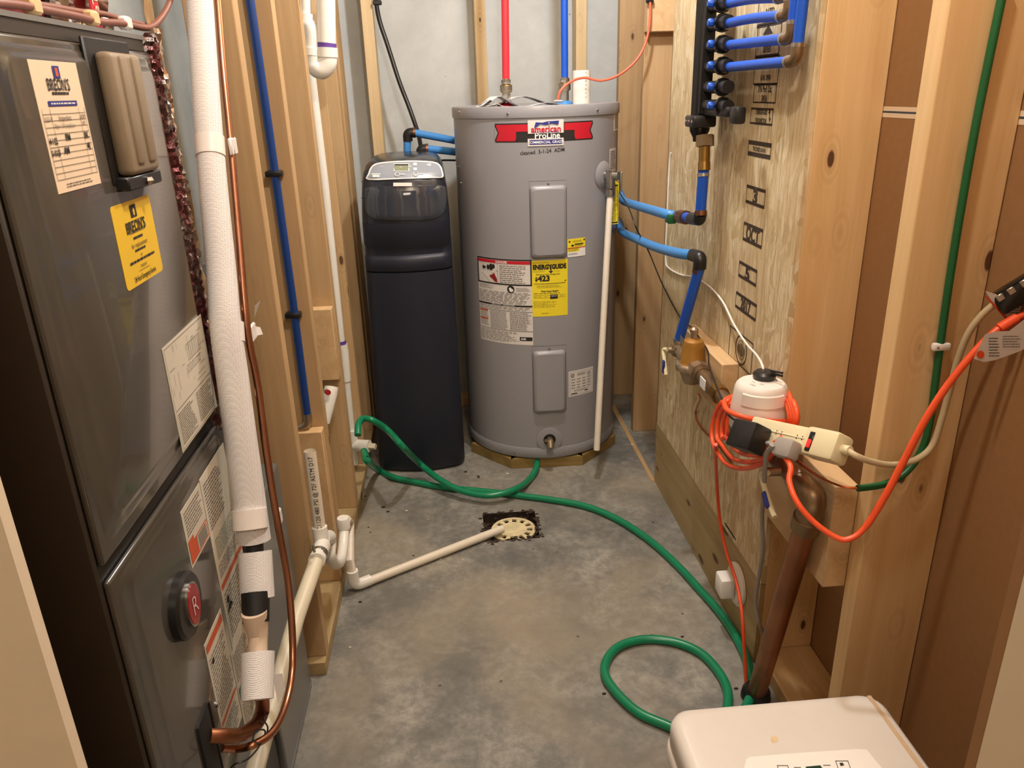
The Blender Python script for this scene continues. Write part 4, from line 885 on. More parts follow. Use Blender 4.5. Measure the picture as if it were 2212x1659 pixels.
MB().tube([W(737, 736, Y=YD), W(738, 745, Y=YD)], .0163, 20).build('primer_ring', 'inkpurple', ds)
MB().tube([W(738, 744, Y=YD), W(741, 760, Y=YD), W(746, 822, Y=YD)], .0196, 20).build('coupling', 'pvc', ds)
MB().tube([W(746, 815, Y=YD), W(758, 935, Y=YD)], .0155, 20).build('stack_pipe', 'pvc', ds)
MB().tube([W(759, 928, Y=YD), W(762, 1000, Y=YD)], .0215, 20).build('cleanout_tee', 'pvc', ds)
c0 = W(762, 962, Y=YD); MB().cyl(c0, c0+Vector((.062, -.02, .002)), .0225, 20).build('cleanout_branch', 'pvc', ds)
MB().cyl(c0+Vector((.060, -.019, .002)), c0+Vector((.085, -.027, .002)), .0125, 4).build('cleanout_plug', 'pvc_old', ds)
ws = thing('test_plug_pipe', W(700, 905, Y=2.12), 'short angled white pipe with a test plug behind the left studs', 'pipe')
MB().tube([W(716, 836, Y=2.16), W(714, 850, Y=2.15), W(698, 912, Y=2.12)], .0205, 20).build('pipe', 'pvc', ws)
MB().cyl(W(706, 846, Y=2.12), W(709, 848, Y=2.10), .008, 12).build('test_plug', 'dkred', ws)
# ================================================================ WATER SOFTENER
SX0, SX1 = -.322, .002
def sring(x0, x1, yf, yb, z, rc=.05, bulge=.022, dz=0.):
    pts = []
    n = 12
    for i in range(n+1):                                   # front, bowed
        u = i/n; x = x0+rc+(x1-x0-2*rc)*u; pts.append(Vector((x, yf+bulge*(2*u-1)**2*.8, z+dz)))
    y0 = yf+bulge*.8
    for k in range(1, 6): a = math.radians(-90+k*18); pts.append(Vector((x1-rc+rc*math.cos(a), y0+rc+rc*math.sin(a), z)))
    pts.append(Vector((x1, (y0+yb)/2, z)))
    for k in range(0, 6): a = math.radians(k*18); pts.append(Vector((x1-rc+rc*math.cos(a), yb-rc+rc*math.sin(a), z)))
    for k in range(0, 6): a = math.radians(90+k*18); pts.append(Vector((x0+rc+rc*math.cos(a), yb-rc+rc*math.sin(a), z)))
    pts.append(Vector((x0, (y0+yb)/2, z)))
    for k in range(0, 5): a = math.radians(180+k*18); pts.append(Vector((x0+rc+rc*math.cos(a), y0+rc+rc*math.sin(a), z)))
    return pts
so = thing('water_softener', ((SX0+SX1)/2, 2.79, 0), 'dark navy cabinet water softener with silver control panel', 'water softener')
YF, YK = 2.572, 3.02
def sx(z): return SX0+.024*min(1, z/.9), SX1-.006*min(1, z/.9)
R_ = []
for z, dy, ins in ((.0, .014, .014), (.006, .006, .006), (.02, 0, 0), (.30, 0, 0), (.755, .002, 0)):
    a, b_ = sx(z); R_.append(sring(a+ins, b_-ins, YF+dy, YK-ins, z))
MB().loft(R_).build('brine_cabinet', 'soft', so, ang=50)
R_ = []
for z, dy, ins in ((.7555, .006, .004), (.762, .0, .0), (.800, .000, 0), (.806, .004, .001), (.812, .012, .002), (.838, .012, .002), (.850, .002, 0), (.92, .002, 0)):
    a, b_ = sx(z); R_.append(sring(a+ins, b_-ins, YF+dy, YK-ins, z))
MB().loft(R_).build('cabinet_collar', 'soft', so, ang=50)
R_ = []
for z, yf, ix, rc in ((.9205, YF+.003, .0, .05), (.96, YF+.006, .002, .05), (1.01, YF+.014, .006, .05), (1.05, YF+.026, .010, .05), (1.075, YF+.042, .014, .052), (1.098, YF+.072, .022, .055), (1.113, YF+.11, .036, .06), (1.120, YF+.16, .058, .06), (1.122, YF+.21, .08, .06)):
    a, b_ = sx(z); R_.append(sring(a+ix, b_-ix, yf, YK-ix*.6, z, rc))
MB().loft(R_).build('lid_shell', 'softlid', so, ang=60)
# glossy salt-door cover: follows the lid front, outline from the photo
def lidY(z):
    T = ((.92, YF+.003), (.96, YF+.006), (1.01, YF+.014), (1.05, YF+.026), (1.075, YF+.042), (1.098, YF+.072), (1.113, YF+.11))
    for (z0, y0), (z1, y1) in zip(T, T[1:]):
        if z <= z1: return y0+(y1-y0)*max(0, z-z0)/(z1-z0)
    return T[-1][1]
SXC = (SX0+SX1)/2+.009
def slid(px, py, d):
    z = .98; 
    for _ in range(6):
        q = W(px, py, Y=lidY(z)); z = q.z
    u = (q.x-(SXC-.10))/.20; y = lidY(z)+.0176*(2*u-1)**2
    q = W(px, py, Y=y); n_ = Vector((0, -1, .35)).normalized(); return q+n_*d
def outline(pts, m, name, parent, d0, d1, k=3, inner=None):
    P = [Vector((a, b_, 0)) for a, b_ in pts]; P = smooth(P, k, True)
    c = sum(P, Vector())/len(P); mb = MB(); rings = []
    for s_, d in ((1.0, d0), (1.0, d1*.7), (.985, d1), (.7, d1), (.4, d1), (.1, d1)): rings.append([slid(c.x+(p_.x-c.x)*s_, c.y+(p_.y-c.y)*s_, d) for p_ in P])
    mb.loft(rings); return mb.build(name, m, parent, ang=50)
cv = outline([(788, 414), (795, 405), (840, 402), (930, 401), (958, 402), (964, 412), (964, 440), (957, 462), (935, 473), (880, 477), (818, 475), (797, 467), (789, 448)], 'softg', 'salt_door', so, -.004, .004)
for a, b_ in (((795, 413), (953, 407)), ((793, 427), (796, 412)), ((955, 418), (954, 406)), ((781, 428), (792, 428))):
    MB().tube([slid(*a, .0035), slid((a[0]+b_[0])/2, (a[1]+b_[1])/2, .0035), slid(*b_, .0035)], .0011, 6).build('seam', 'furndk', cv)
pn_ = outline([(796, 389), (795, 376), (803, 359), (822, 351), (880, 347), (934, 349), (951, 357), (957, 372), (957, 383), (940, 385), (870, 387)], 'whitep', 'control_panel', so, -.003, .0036, 3)
outline([(798.5, 386.5), (798, 376), (805, 361), (823, 353.5), (880, 349.5), (933, 351.5), (949, 359), (954.5, 372), (954.5, 381.5), (940, 383), (870, 384.8)], 'softpanel', 'panel_face', pn_, .001, .0040, 3)
def sq(x0, y0, x1, y1, m, name, d0, d1):
    mb = MB(); mb.add([slid(a, b_, d) for d in (d0, d1) for a, b_ in ((x0, y0), (x1, y0), (x1, y1), (x0, y1))], [(3, 2, 1, 0), (4, 5, 6, 7), (0, 1, 5, 4), (1, 2, 6, 5), (2, 3, 7, 6), (3, 0, 4, 7)]); return mb.build(name, m, pn_)
sq(851, 354, 884, 371, 'whitep', 'screen_bezel', .003, .0060); sq(852.5, 355.5, 882.5, 369.5, 'lcd', 'screen', .003, .0064)
sq(852.5, 355.5, 882.5, 357.5, 'ink', 'screen_shadow', .003, .0067)
for x, y in ((897, 355.5), (897, 366)): sq(x-3.5, y-3, x+3.5, y+3, 'whitep', 'button', .003, .0062)
for x, y in ((858, 377.5), (898, 376.5)):
    n = 14; c = [(x+5*math.cos(2*math.pi*k/n), y+4.2*math.sin(2*math.pi*k/n)) for k in range(n)]; MB().tube([slid(a, b_, .0060) for a, b_ in c], .0011, 6, closed=True).build('dial_button', 'whitep', pn_)
    sq(x+6, y-.8, x+17, y+.8, 'whitep', 'button_caption', .003, .0062)
sq(803, 376, 822, 378, 'whitep', 'brand_line', .003, .0062); sq(805, 379, 820, 383.5, 'whitep', 'brand_oval', .003, .0062)
MB().add([slid(a, b_, d) for d in (.001, .0090) for a, b_ in ((850, 396), (890, 396), (890, 403.5), (850, 403.5))], [(3, 2, 1, 0), (4, 5, 6, 7), (0, 1, 5, 4), (1, 2, 6, 5), (2, 3, 7, 6), (3, 0, 4, 7)]).build('sticker', 'labelw', so)
p = Print(lambda u, v, d: slid(876+u*1000, 447-v*1000, .0042)); 
p.build(so)
# water lines between the softener and the heater's far side
def line(nm, pts, m, r, lab, fit=(), parts=None):
    t_ = thing(nm, pts[-1], lab, 'pipe'); MB().tube(pts, r, 16).build('pipe', m, t_); return t_
PW = .0145
YB1, YB2 = 3.04, 2.99
up_ = [W(878, 336, Y=YB1)-Vector((0, 0, .03)), W(880, 296, Y=YB1)]
e1 = W(880, 287, Y=YB1); e2 = W(908, 322, Y=YB2)
# right-hand ends: from the black elbows on the OSB round behind the heater
XP = .618
pA = [W(1461, 467, X=.628), W(1440, 463, Y=2.13), W(1405, 453, Y=2.30), W(1372, 443, Y=2.50), W(1346, 433, Y=2.70), Vector((.619, 2.83, .962)), Vector((.598, 2.97, .985)), Vector((.56, 3.11, 1.06)), Vector((.32, 3.150, 1.10)), Vector((.10, 3.135, 1.13)), W(975, 302, Y=3.09), e1+Vector((.022, .0, 0))]
tA = thing('softener_inlet_line', e1, 'upper sky-blue PEX line from the softener behind the heater to the panel', 'pipe', )
MB().tube(smooth(pA, 6), .0138, 16).build('pipe', 'pexlight', tA)
MB().tube(up_, .0142, 16).build('pipe_drop', 'pexlight', tA)
MB().tube(bend([e1+Vector((.028, 0, 0)), e1, e1-Vector((0, 0, .03))], 0, .02), .0178, 16).build('elbow', 'black', tA)
pB = [W(1500, 551, X=.624), W(1465, 547, Y=2.02), W(1415, 533, Y=2.24), W(1375, 516, Y=2.46), W(1345, 501, Y=2.68), Vector((.619, 2.83, .855)), Vector((.598, 2.97, .885)), Vector((.56, 3.10, .98)), Vector((.32, 3.148, 1.06)), Vector((.10, 3.130, 1.09)), W(975, 327, Y=3.03), e2+Vector((.022, 0, 0))]
tB = thing('softener_outlet_line', e2, 'lower sky-blue PEX line from the softener behind the heater to the panel', 'pipe')
MB().tube(smooth(pB, 6), .0138, 16).build('pipe', 'pexlight', tB)
MB().tube(bend([e2+Vector((.030, 0, 0)), e2, e2-Vector((0, 0, .06))], 0, .02), .0175, 16).build('elbow', 'black', tB)
for t_, e in ((tA, e1), (tB, e2)): MB().cyl(e+Vector((.022, 0, 0)), e+Vector((.030, 0, 0)), .0188, 16).build('crimp_ring', 'crimp', t_)
# black drain tube down the stud
dh = [W(810, -40, Y=3.19), W(812, 0, Y=3.19), W(820, 45, Y=3.19), W(838, 100, Y=3.18), W(862, 175, Y=3.16), W(885, 235, Y=3.14), W(902, 285, Y=3.10), W(909, 318, Y=3.03), W(909, 345, Y=2.98)]
t_ = thing('softener_drain_tube', W(909, 345, Y=2.98), 'black plastic tube running from the rear stud down to the softener', 'tube')
MB().tube(smooth(dh, 6), .0085, 12).build('tube', 'black', t_)
MB().rbox(-.016, .016, -.012, .012, -.008, .008, .003, 1, Matrix.Translation(W(815, 6, Y=3.188))).build('tube_clip', 'black', t_)
MB().tube(smooth([W(940, 347, Y=3.05), W(965, 346, Y=3.06), W(1000, 347, Y=3.12)], 5), .0035, 8).build('softener_power_cord', 'black', None, 'thin black cord running from behind the softener to the heater', 'cord')
# ================================================================ FLOOR DRAIN
fd = thing('floor_drain', ((PX0+PX1)/2, (PY0+PY1)/2, -.05), 'square dirty pit in the slab with a round ivory grate', 'floor drain')
mb = MB(); x0, x1, y0, y1 = PX0, PX1, PY0, PY1
mb.add([(x0, y0, 0), (x1, y0, 0), (x1, y1, 0), (x0, y1, 0), (x0, y0, -.05), (x1, y0, -.05), (x1, y1, -.05), (x0, y1, -.05)], [(0, 1, 5, 4), (1, 2, 6, 5), (2, 3, 7, 6), (3, 0, 4, 7), (4, 5, 6, 7)])
mb.build('pit', 'pit', fd)
gc = Vector(((x0+x1)/2+.008, (y0+y1)/2-.012, -.006)); GR = .072
bm = bmesh.new(); nseg = 12
# grate: ring plate pierced by twelve holes, solid hub
def annulus(mb_, r0, r1, a0, a1, z, th, n=3):
    vv = []; 
    for k in range(n+1):
        a = a0+(a1-a0)*k/n
        for r in (r0, r1):
            for h in (0, -th): vv.append(gc+Vector((r*math.cos(a), r*math.sin(a), z+h)))
    ff = []
    for k in range(n):
        i = 4*k; ff += [(i, i+4, i+6, i+2), (i+1, i+3, i+7, i+5), (i, i+1, i+5, i+4), (i+2, i+6, i+7, i+3)]
    ff += [(0, 2, 3, 1), (4*n, 4*n+1, 4*n+3, 4*n+2)]
    mb_.add(vv, ff)
g = MB()
annulus(g, .001, .044, 0, 2*math.pi, 0, .006, 30); annulus(g, .062, GR, 0, 2*math.pi, 0, .006, 36)
for k in range(12): annulus(g, .0435, .0625, math.radians(30*k), math.radians(30*k+14), 0, .006, 3)
g.build('grate', 'grate', fd)
mb = MB(); rn = random.Random(3)
for k in range(60):
    a = rn.uniform(0, 6.28); r = rn.uniform(.07, .11); c = gc+Vector((r*math.cos(a), r*math.sin(a), rn.uniform(-.02, .002)))
    if x0+.004 < c.x < x1-.004 and y0+.004 < c.y < y1-.004: mb.sphere(c, rn.uniform(.002, .006), 6, (1, 1, .5))
for k in range(130):
    e_ = rn.random(); s_ = rn.choice((0, 1, 2, 3)); off_ = rn.gauss(0, .006)
    c = [Vector((x0+(x1-x0)*e_, y0-off_, 0)), Vector((x0+(x1-x0)*e_, y1+off_, 0)), Vector((x0-off_, y0+(y1-y0)*e_, 0)), Vector((x1+off_, y0+(y1-y0)*e_, 0))][s_]
    mb.sphere(c, rn.uniform(.002, .0065), 6, (1.3, 1, .35))
o = mb.build('dirt_clods', 'pit', fd); o['kind'] = 'stuff'
# ================================================================ GREEN HOSES
HRd = .0112
def fl(px, py, z=HRd): return W(px, py, Z=z)
hA = [fl(1160, 995, .026), fl(1158, 1012, .02), fl(1145, 1034), fl(1115, 1056, .0345), fl(1060, 1070, .0345), fl(1000, 1061, .036), fl(950, 1036, .05), fl(905, 1000, .07), W(870, 965, X=-.20), W(838, 930, X=-.255), W(805, 908, X=-.30), W(783, 905, X=-.335), W(774, 918, X=-.345), W(773, 940, X=-.345)]
MB().tube(smooth(hA, 7), HRd, 14).build('drain_hose', 'hose', None, 'green hose arching from the wall fitting to under the heater', 'hose')
hB = [W(786, 975, X=-.31), W(795, 998, X=-.29), fl(815, 1014, .03), fl(850, 1031, .014), fl(900, 1042), fl(960, 1053), fl(1050, 1062), fl(1120, 1070), fl(1250, 1090), fl(1330, 1120), fl(1400, 1165), fl(1460, 1218), fl(1510, 1272), fl(1560, 1330), fl(1600, 1395), fl(1620, 1450), fl(1622, 1500), fl(1600, 1550)]
MB().tube(smooth(hB, 7), HRd, 14).build('garden_hose', 'hose', None, 'long green hose lying across the floor along the OSB wall', 'hose')
hC = [fl(1520, 1600), fl(1438, 1566), fl(1380, 1540), fl(1335, 1500), fl(1308, 1460), fl(1311, 1425), fl(1340, 1395), fl(1395, 1381), fl(1460, 1388), fl(1515, 1412), fl(1555, 1455), fl(1572, 1495), fl(1570, 1540)]
MB().tube(smooth(hC, 7), HRd, 14).build('hose_loop', 'hose', None, 'coiled loop of green hose on the floor by the white appliance', 'hose')
# ================================================================ strip in the slab joint, debris
a, b_ = W(1322, 874, Z=0), W(1411, 1040, Z=0)
d_ = (b_-a).normalized(); n_ = Vector((-d_.y, d_.x, 0))*.011
MB().add([a+n_, a-n_, b_-n_*.6, b_+n_*.6, a+n_+Vector((0, 0, .003)), a-n_+Vector((0, 0, .003)), b_-n_*.6+Vector((0, 0, .003)), b_+n_*.6+Vector((0, 0, .003))], [(4, 5, 6, 7), (0, 1, 5, 4), (1, 2, 6, 5), (2, 3, 7, 6), (3, 0, 4, 7)]).build('joint_strip', 'stud_y', bpy.data.objects['floor'])
rn = random.Random(11)
spots = [(1033, 1028, .006, 0), (1006, 1019, .007, 0), (1034, 1031, .006, 0), (828, 1095, .008, 0), (838, 1105, .007, 0), (789, 1072, .005, 0), (796, 1139, .004, 0), (800, 1150, .004, 0), (778, 1300, .006, 0), (893, 1200, .004, 0), (1408, 1372, .005, 0), (1474, 1375, .005, 0), (1540, 1440, .005, 0), (1590, 1487, .006, 0), (1411, 1128, .004, 0), (878, 1103, .006, 1), (952, 1208, .004, 1), (1000, 1209, .004, 1), (925, 1122, .003, 1), (1096, 1023, .007, 1), (756, 1398, .004, 1), (1366, 960, .008, 1), (1530, 1436, .005, 0), (1305, 1498, .006, 0)]
mb = MB(); mb2 = MB()
for px, py, r, k in spots:
    c = fl(px, py, r*.3); (mb2 if k else mb).sphere(c, r*.8, 6, (1.2, .7, .4))
tag(mb.build('dirt_crumbs', 'debris'), 'scattered dark crumbs of dirt on the concrete floor', 'debris', kind='stuff')
tag(mb2.build('wood_chips', 'debrisl'), 'scattered pale wood and paint chips on the concrete floor', 'debris', kind='stuff')
# ================================================================ PEX MANIFOLD on the OSB
XM = .622
ma = thing('pex_manifold', W(1512, 262, X=XM), 'black vertical water manifold with blue valve knobs on the OSB', 'manifold')
b0, b1 = W(1513, 250, X=XM), W(1520, -90, X=XM)
ya, za, zb = b0.y, b0.z, b1.z
MB().lathe([(.0245, 0), (.0245, zb-za)], (XM, ya, za), n=8).build('body', 'black', ma, bev=.002)
MB().rbox(XM-.014, XM+.014, ya-.036, ya-.018, za+.004, zb, .003, 1).build('port_rail', 'black', ma)
MB().rbox(XM-.030, XM+.028, ya-.042, ya+.032, za-.026, za+.002, .006, 2).build('end_collar', 'black', ma)
MB().lathe([(.0255, 0), (.024, -.012), (.016, -.026), (.0155, -.036)], (XM, ya, za-.024), n=20).build('end_socket', 'blackg', ma)
MB().rbox(XM-.006, XM+.016, W(1575, 250, X=XM).y, ya-.030, W(1570, 242, X=XM).z-.011, W(1570, 242, X=XM).z+.011, .005, 2).build('valve_stem', 'black', ma)
MB().rbox(XM-.008, XM+.016, W(1597, 250, X=XM).y, W(1582, 250, X=XM).y, W(1590, 268, X=XM).z, W(1590, 230, X=XM).z, .006, 2).build('valve_handle', 'black', ma)
for x in (-.022, .0, .022): MB().cyl((XM-.031, ya+x*1.1-.005, za-.012), (XM-.026, ya+x*1.1-.005, za-.012), .004, 8).build('bolt', 'steel', ma)
rows = [10, 51, 97, 143, 188, 229]
for i, ry in enumerate(rows):
    q = W(1556, ry, X=XM+.006); z = q.z
    pt = MB().cyl((XM+.004, ya-.02, z), (XM+.004, W(1570, ry, X=XM).y, z), .0140, 14).build('port', 'black', ma)
    MB().lathe([(.0195, 0), (.0205, .006), (.0195, .013)], (XM+.004, W(1557, ry, X=XM).y+.006, z), (0, -1, 0), 12).build('lock_ring', 'blackg', pt)
    MB().lathe([(.0075, 0), (.0085, .008), (.0085, .016), (.006, .019)], (XM-.008, W(1537, ry, X=XM-.018).y, z+.002), (-1, 0, 0), 8).build('valve_knob', 'pexblue', pt)
    MB().sphere((XM-.010, ya+.0225, z), .004, 8).build('flow_dot', 'red' if i < 3 else 'pexblue', ma)
def pexrun(k, x0, y0, x1, y1, top, lab):
    t_ = thing('branch_line', W(x0, y0, X=XM+.006), lab, 'pipe', 'blue branch lines leaving the manifold')
    a = W(x0, y0, X=XM+.006); b_ = W(x1, y1, X=XM+.010); e = W(x1+12, y1-3, X=XM+.012); c = Vector((e.x+.002, W(top[0], top[1], X=e.x).y, 1.9))
    MB().tube(smooth([a, (a+b_)/2+Vector((0, 0, .003 if k < 3 else 0)), b_], 6), .0098, 14).build('pipe', 'pexblue', t_)
    MB().tube(bend([b_+(a-b_).normalized()*.012, e, e+(c-e).normalized()*.028], 0, .018), .0112, 14).build('elbow', 'oxbrass', t_)
    MB().tube([e+(c-e).normalized()*.02, c], .0098, 14).build('riser', 'pexblue', t_)
    for q, q2 in ((b_+(a-b_).normalized()*.004, b_+(a-b_).normalized()*.012), (a+(b_-a).normalized()*.002, a+(b_-a).normalized()*.009), (e+(c-e).normalized()*.022, e+(c-e).normalized()*.029)):
        MB().cyl(q, q2, .0118, 14).build('clamp_ring', 'steel', t_)
pexrun(1, 1570, 8, 1686, -6, (1704, -60), 'topmost blue branch line leaving the black manifold')
pexrun(2, 1570, 51, 1692, 34, (1706, -60), 'second blue branch line from the top of the manifold')
pexrun(3, 1566, 98, 1698, 84, (1722, 0), 'third blue branch line down on the manifold')
pexrun(4, 1563, 146, 1708, 133, (1745, 0), 'lowest blue branch line on the manifold, elbow nearest the stud')
# ---- feed below the manifold
fe = thing('manifold_feed', W(1510, 470, X=XM), 'brass nipple and deep blue pipe hanging below the manifold', 'pipe')
def seg(x, y0, y1, r, m, nm, n=20, x1=None, X=XM): return MB().tube([W(x, y0, X=X), W(x if x1 is None else x1, y1, X=X)], r, n).build(nm, m, fe)
seg(1523, 292, 316, .0225, 'oxbrass', 'union_nut', 6); seg(1522, 316, 352, .0135, 'brass', 'nipple', 20, 1521); seg(1521, 350, 368, .0150, 'brass', 'adapter', 20)
seg(1520, 366, 458, .0132, 'pexblue', 'pipe', 18, 1513); seg(1519, 374, 382, .0146, 'steel', 'clamp_ring'); seg(1514, 455, 466, .0148, 'crimp', 'crimp_ring')
MB().tube(bend([W(1513, 462, X=XM), W(1511, 474, X=XM), W(1494, 472, X=XM+.002)], 0, .02), .0160, 16).build('elbow', 'black', fe)
MB().tube([W(1500, 473, X=XM), W(1474, 468, X=XM+.003)], .0132, 16).build('pipe_stub', 'pexblue', fe)
MB().tube([W(1482, 470, X=XM+.002), W(1470, 468, X=XM+.002)], .0185, 16).build('union_nut', 'crimp', fe)
MB().tube([W(1470, 468, X=XM+.002), W(1458, 466, X=XM+.004)], .0145, 16).build('union_body', 'oxbrass', fe)
MB().rbox(-.012, .012, -.018, .018, -.014, .012, .004, 2, Matrix.Translation(W(1449, 471, X=.61))).build('earth_clip', 'greenwire', fe)
# ================================================================ PRESSURE REGULATOR LINE along the wall
XP2 = .605; ZP = .640
pr = thing('pressure_regulator_line', (XP2, 1.80, .60), 'brass service line with bell-shaped pressure regulator and ball valve', 'pressure regulator')
def yl(a, b_, r, m, nm, n=20, parent=None): return MB().cyl((XP2, a, ZP), (XP2, b_, ZP), r, n).build(nm, m, parent or pr)
yl(1.985, 1.945, .0195, 'bronze', 'ball_valve'); yl(1.975, 1.958, .0235, 'bronze', 'valve_end', 8); yl(1.950, 1.900, .0175, 'bronze', 'valve_neck', 8)
MB().cyl((XP2-.01, 1.965, ZP), (XP2-.030, 1.965, ZP), .0085, 12).build('valve_stem', 'bronze', pr)
hd = MB().tube(smooth([(XP2-.030, 1.968, ZP), (XP2-.036, 1.985, ZP-.006), (XP2-.037, 1.970, ZP-.028), (XP2-.037, 1.945, ZP-.066)], 5), .0052, 8).build('valve_handle', 'cream', pr)
MB().rbox(-.003, .003, -.006, .006, -.020, .018, .002, 1, Matrix.Translation((XP2-.0415, 1.958, ZP-.045))).build('handle_label', 'bluep', hd)
# regulator
c = Vector((XP2-.004, 1.826, ZP))
MB().lathe([(.020, -.045), (.026, -.03), (.033, -.012), (.043, -.006), (.0435, .004), (.041, .008), (.034, .010)], c, n=36).build('regulator_body', 'bronze', pr)
rb = MB().lathe([(.0335, .010), (.0300, .016), (.0278, .060), (.0245, .070), (.013, .076), (.001, .077)], c, n=36, cap=False).build('regulator_bell', 'goldbell', pr)
MB().lathe([(.0085, .074), (.0085, .090), (.011, .091), (.011, .100), (.006, .105), (.001, .106)], c, n=14, cap=False).build('adjusting_screw', 'bronze', rb)
for k in range(8): a = math.radians(45*k+20); MB().sphere(c+Vector((.038*math.cos(a), .038*math.sin(a), .010)), .0048, 8).build('flange_bolt', 'steel', pr)
MB().prism([(-.015, -.012), (.015, -.006), (.013, .012), (-.016, .010)], lambda u, v, d: c+Vector((-.026-d, .010+u*.9+.006, .066+v)), 0, .001).build('foil_tag', 'steel', rb)
yl(1.90, 1.79, .0225, 'bronze', 'inlet_body'); yl(1.80, 1.765, .028, 'bronze', 'union_nut', 8); yl(1.77, 1.745, .0235, 'oxbrass', 'union_ring', 20); yl(1.75, 1.64, .0205, 'oxbrass', 'check_valve')
MB().rbox(-.002, .001, -.020, .016, -.013, .013, .0005, 1, Matrix.Translation((XP2-.0205, 1.690, ZP+.006))).build('paper_label', 'paper', pr)
yl(1.645, 1.615, .0225, 'brass', 'coupling', 8); yl(1.62, 1.30, .0170, 'oxbrass', 'pipe')
yl(1.300, 1.262, .0235, 'bronze', 'valve_end', 8); yl(1.262, 1.205, .0195, 'bronze', 'ball_valve'); yl(1.215, 1.190, .0225, 'bronze', 'valve_end', 8)
MB().cyl((XP2-.012, 1.235, ZP), (XP2-.046, 1.238, ZP), .0085, 12).build('valve_stem', 'bronze', pr)
h2 = MB().tube(smooth([(XP2-.046, 1.225, ZP+.004), (XP2-.050, 1.240, ZP-.004), (XP2-.050, 1.232, ZP-.020), (XP2-.048, 1.190, ZP-.052), (XP2-.047, 1.176, ZP-.060)], 5), .0056, 8).build('valve_handle', 'cream', pr)
MB().rbox(-.003, .003, -.016, .016, -.006, .006, .002, 1, Matrix.Translation((XP2-.0545, 1.205, ZP-.040)) @ Matrix.Rotation(.66, 4, 'X')).build('handle_label', 'bluep', h2)
yl(1.19, 1.165, .0195, 'oxbrass', 'nipple')
ec = Vector((XP2+.004, 1.140, ZP)); pb = W(1632, 1505, Z=0); pb.z = 0
dn_ = (pb-ec).normalized()
MB().tube(bend([Vector((XP2, 1.185, ZP)), ec, ec+dn_*.075], 0, .036), .0235, 24).build('elbow', 'oxbrass', pr)
MB().tube([ec+dn_*.055, ec+dn_*.085], .0262, 24).build('elbow_bead', 'oxbrass', pr)
MB().tube([ec+dn_*.07, pb], .0205, 24).build('service_pipe', 'coppertarn', pr)
MB().lathe([(.034, .0), (.031, .02), (.025, .028)], pb, n=20).build('floor_sleeve', 'black', pr)
# blue pipe from the lower black elbow down to the ball valve
t_ = thing('valve_riser', (XP2, 1.965, ZP+.02), 'slanting deep blue PEX pipe between the regulator valve and lower elbow', 'pipe')
e0 = W(1512, 556, X=XM); e9 = W(1466, 738, X=XP2)
MB().tube([W(1512, 575, X=XM), e9], .0136, 18).build('pipe', 'pexblue', t_)
MB().tube(bend([W(1496, 551, X=XM+.002), W(1513, 556, X=XM), W(1511, 580, X=XM)], 0, .02), .0165, 16).build('elbow', 'black', t_)
dd = (e9-W(1512, 575, X=XM)).normalized(); a = W(1512, 572, X=XM)
MB().tube([a+dd*.01, a+dd*.022], .0152, 16).build('crimp_ring', 'crimp', t_); MB().tube([e9-dd*.012, e9-dd*.004], .0152, 16).build('crimp_ring', 'steel', t_)
MB().tube([e9-dd*.006, Vector((XP2, 1.968, ZP+.006))], .0150, 14).build('valve_tail', 'bronze', t_)
# wooden blocks carrying the pipe
board(wr, 'pipe_block', .630, XR-.0005, 1.690, 2.03, .560, .690, 'block')
board(wr, 'pipe_block', .640, .683, 1.1295, 1.4515, .452, .660, 'block')
# copper ground wire
MB().tube(smooth([W(1509, 850, X=XP2), W(1512, 862, X=.62), W(1503, 886, X=.665), W(1505, 906, X=.665), W(1520, 930, X=.667), W(1545, 955, X=.667), W(1580, 1000, X=.667)], 6), .0028, 8).build('ground_wire', 'copperwire', None, 'bare copper wire curling below the pressure regulator on the OSB', 'wire')
MB().tube(smooth([W(1650, 1095, X=.664), W(1662, 1115, X=.660), W(1685, 1135, X=.652), W(1712, 1143, X=.645), W(1730, 1140, X=.64)], 6), .0024, 8).build('ground_wire', 'oxbrass', None, 'dark loose wire loop under the lower wood block', 'wire')
# ================================================================ green earth wire stapled to the near stud
gw = thing('earth_wire', W(1852, 1055, Y=1.06), 'green insulated earth wire stapled down the near right stud', 'wire')
YG = 1.0815
gp = [W(2172, -40, Y=YG), W(2163, 0, Y=YG), W(2112, 250, Y=YG), W(2078, 440, Y=YG), W(2052, 600, Y=YG), W(2031, 745, Y=YG), W(2020, 830, Y=YG), W(2008, 915, Y=YG), W(1990, 975, Y=YG), W(1955, 1022, Y=1.075), W(1910, 1046, Y=1.07), W(1852, 1055, Y=1.066)]
MB().tube(smooth(gp, 6), .0058, 12).build('jacket', 'greenwire', gw)
for k in range(3):
    o_ = Vector((0, 0, (k-1)*.0022)); MB().tube(smooth([W(1858, 1055, Y=1.066)+o_*.4, W(1825, 1050+k*2, Y=1.075)+o_, W(1790, 1038+k*2, Y=1.10)+o_, W(1755, 1020+k, Y=1.14)+o_, W(1722, 995, Y=1.21)+o_*.4], 5), .0017, 6).build('bare_strand', 'copperwire', gw)
q = W(2031, 748, Y=YG); MB().rbox(-.014, .014, -.007, .004, -.006, .006, .003, 2, Matrix.Translation(q)).build('staple', 'white', gw); MB().cyl(q+Vector((-.008, -.008, 0)), q+Vector((-.008, -.0068, 0)), .002, 8).build('nail_head', 'steel', gw)
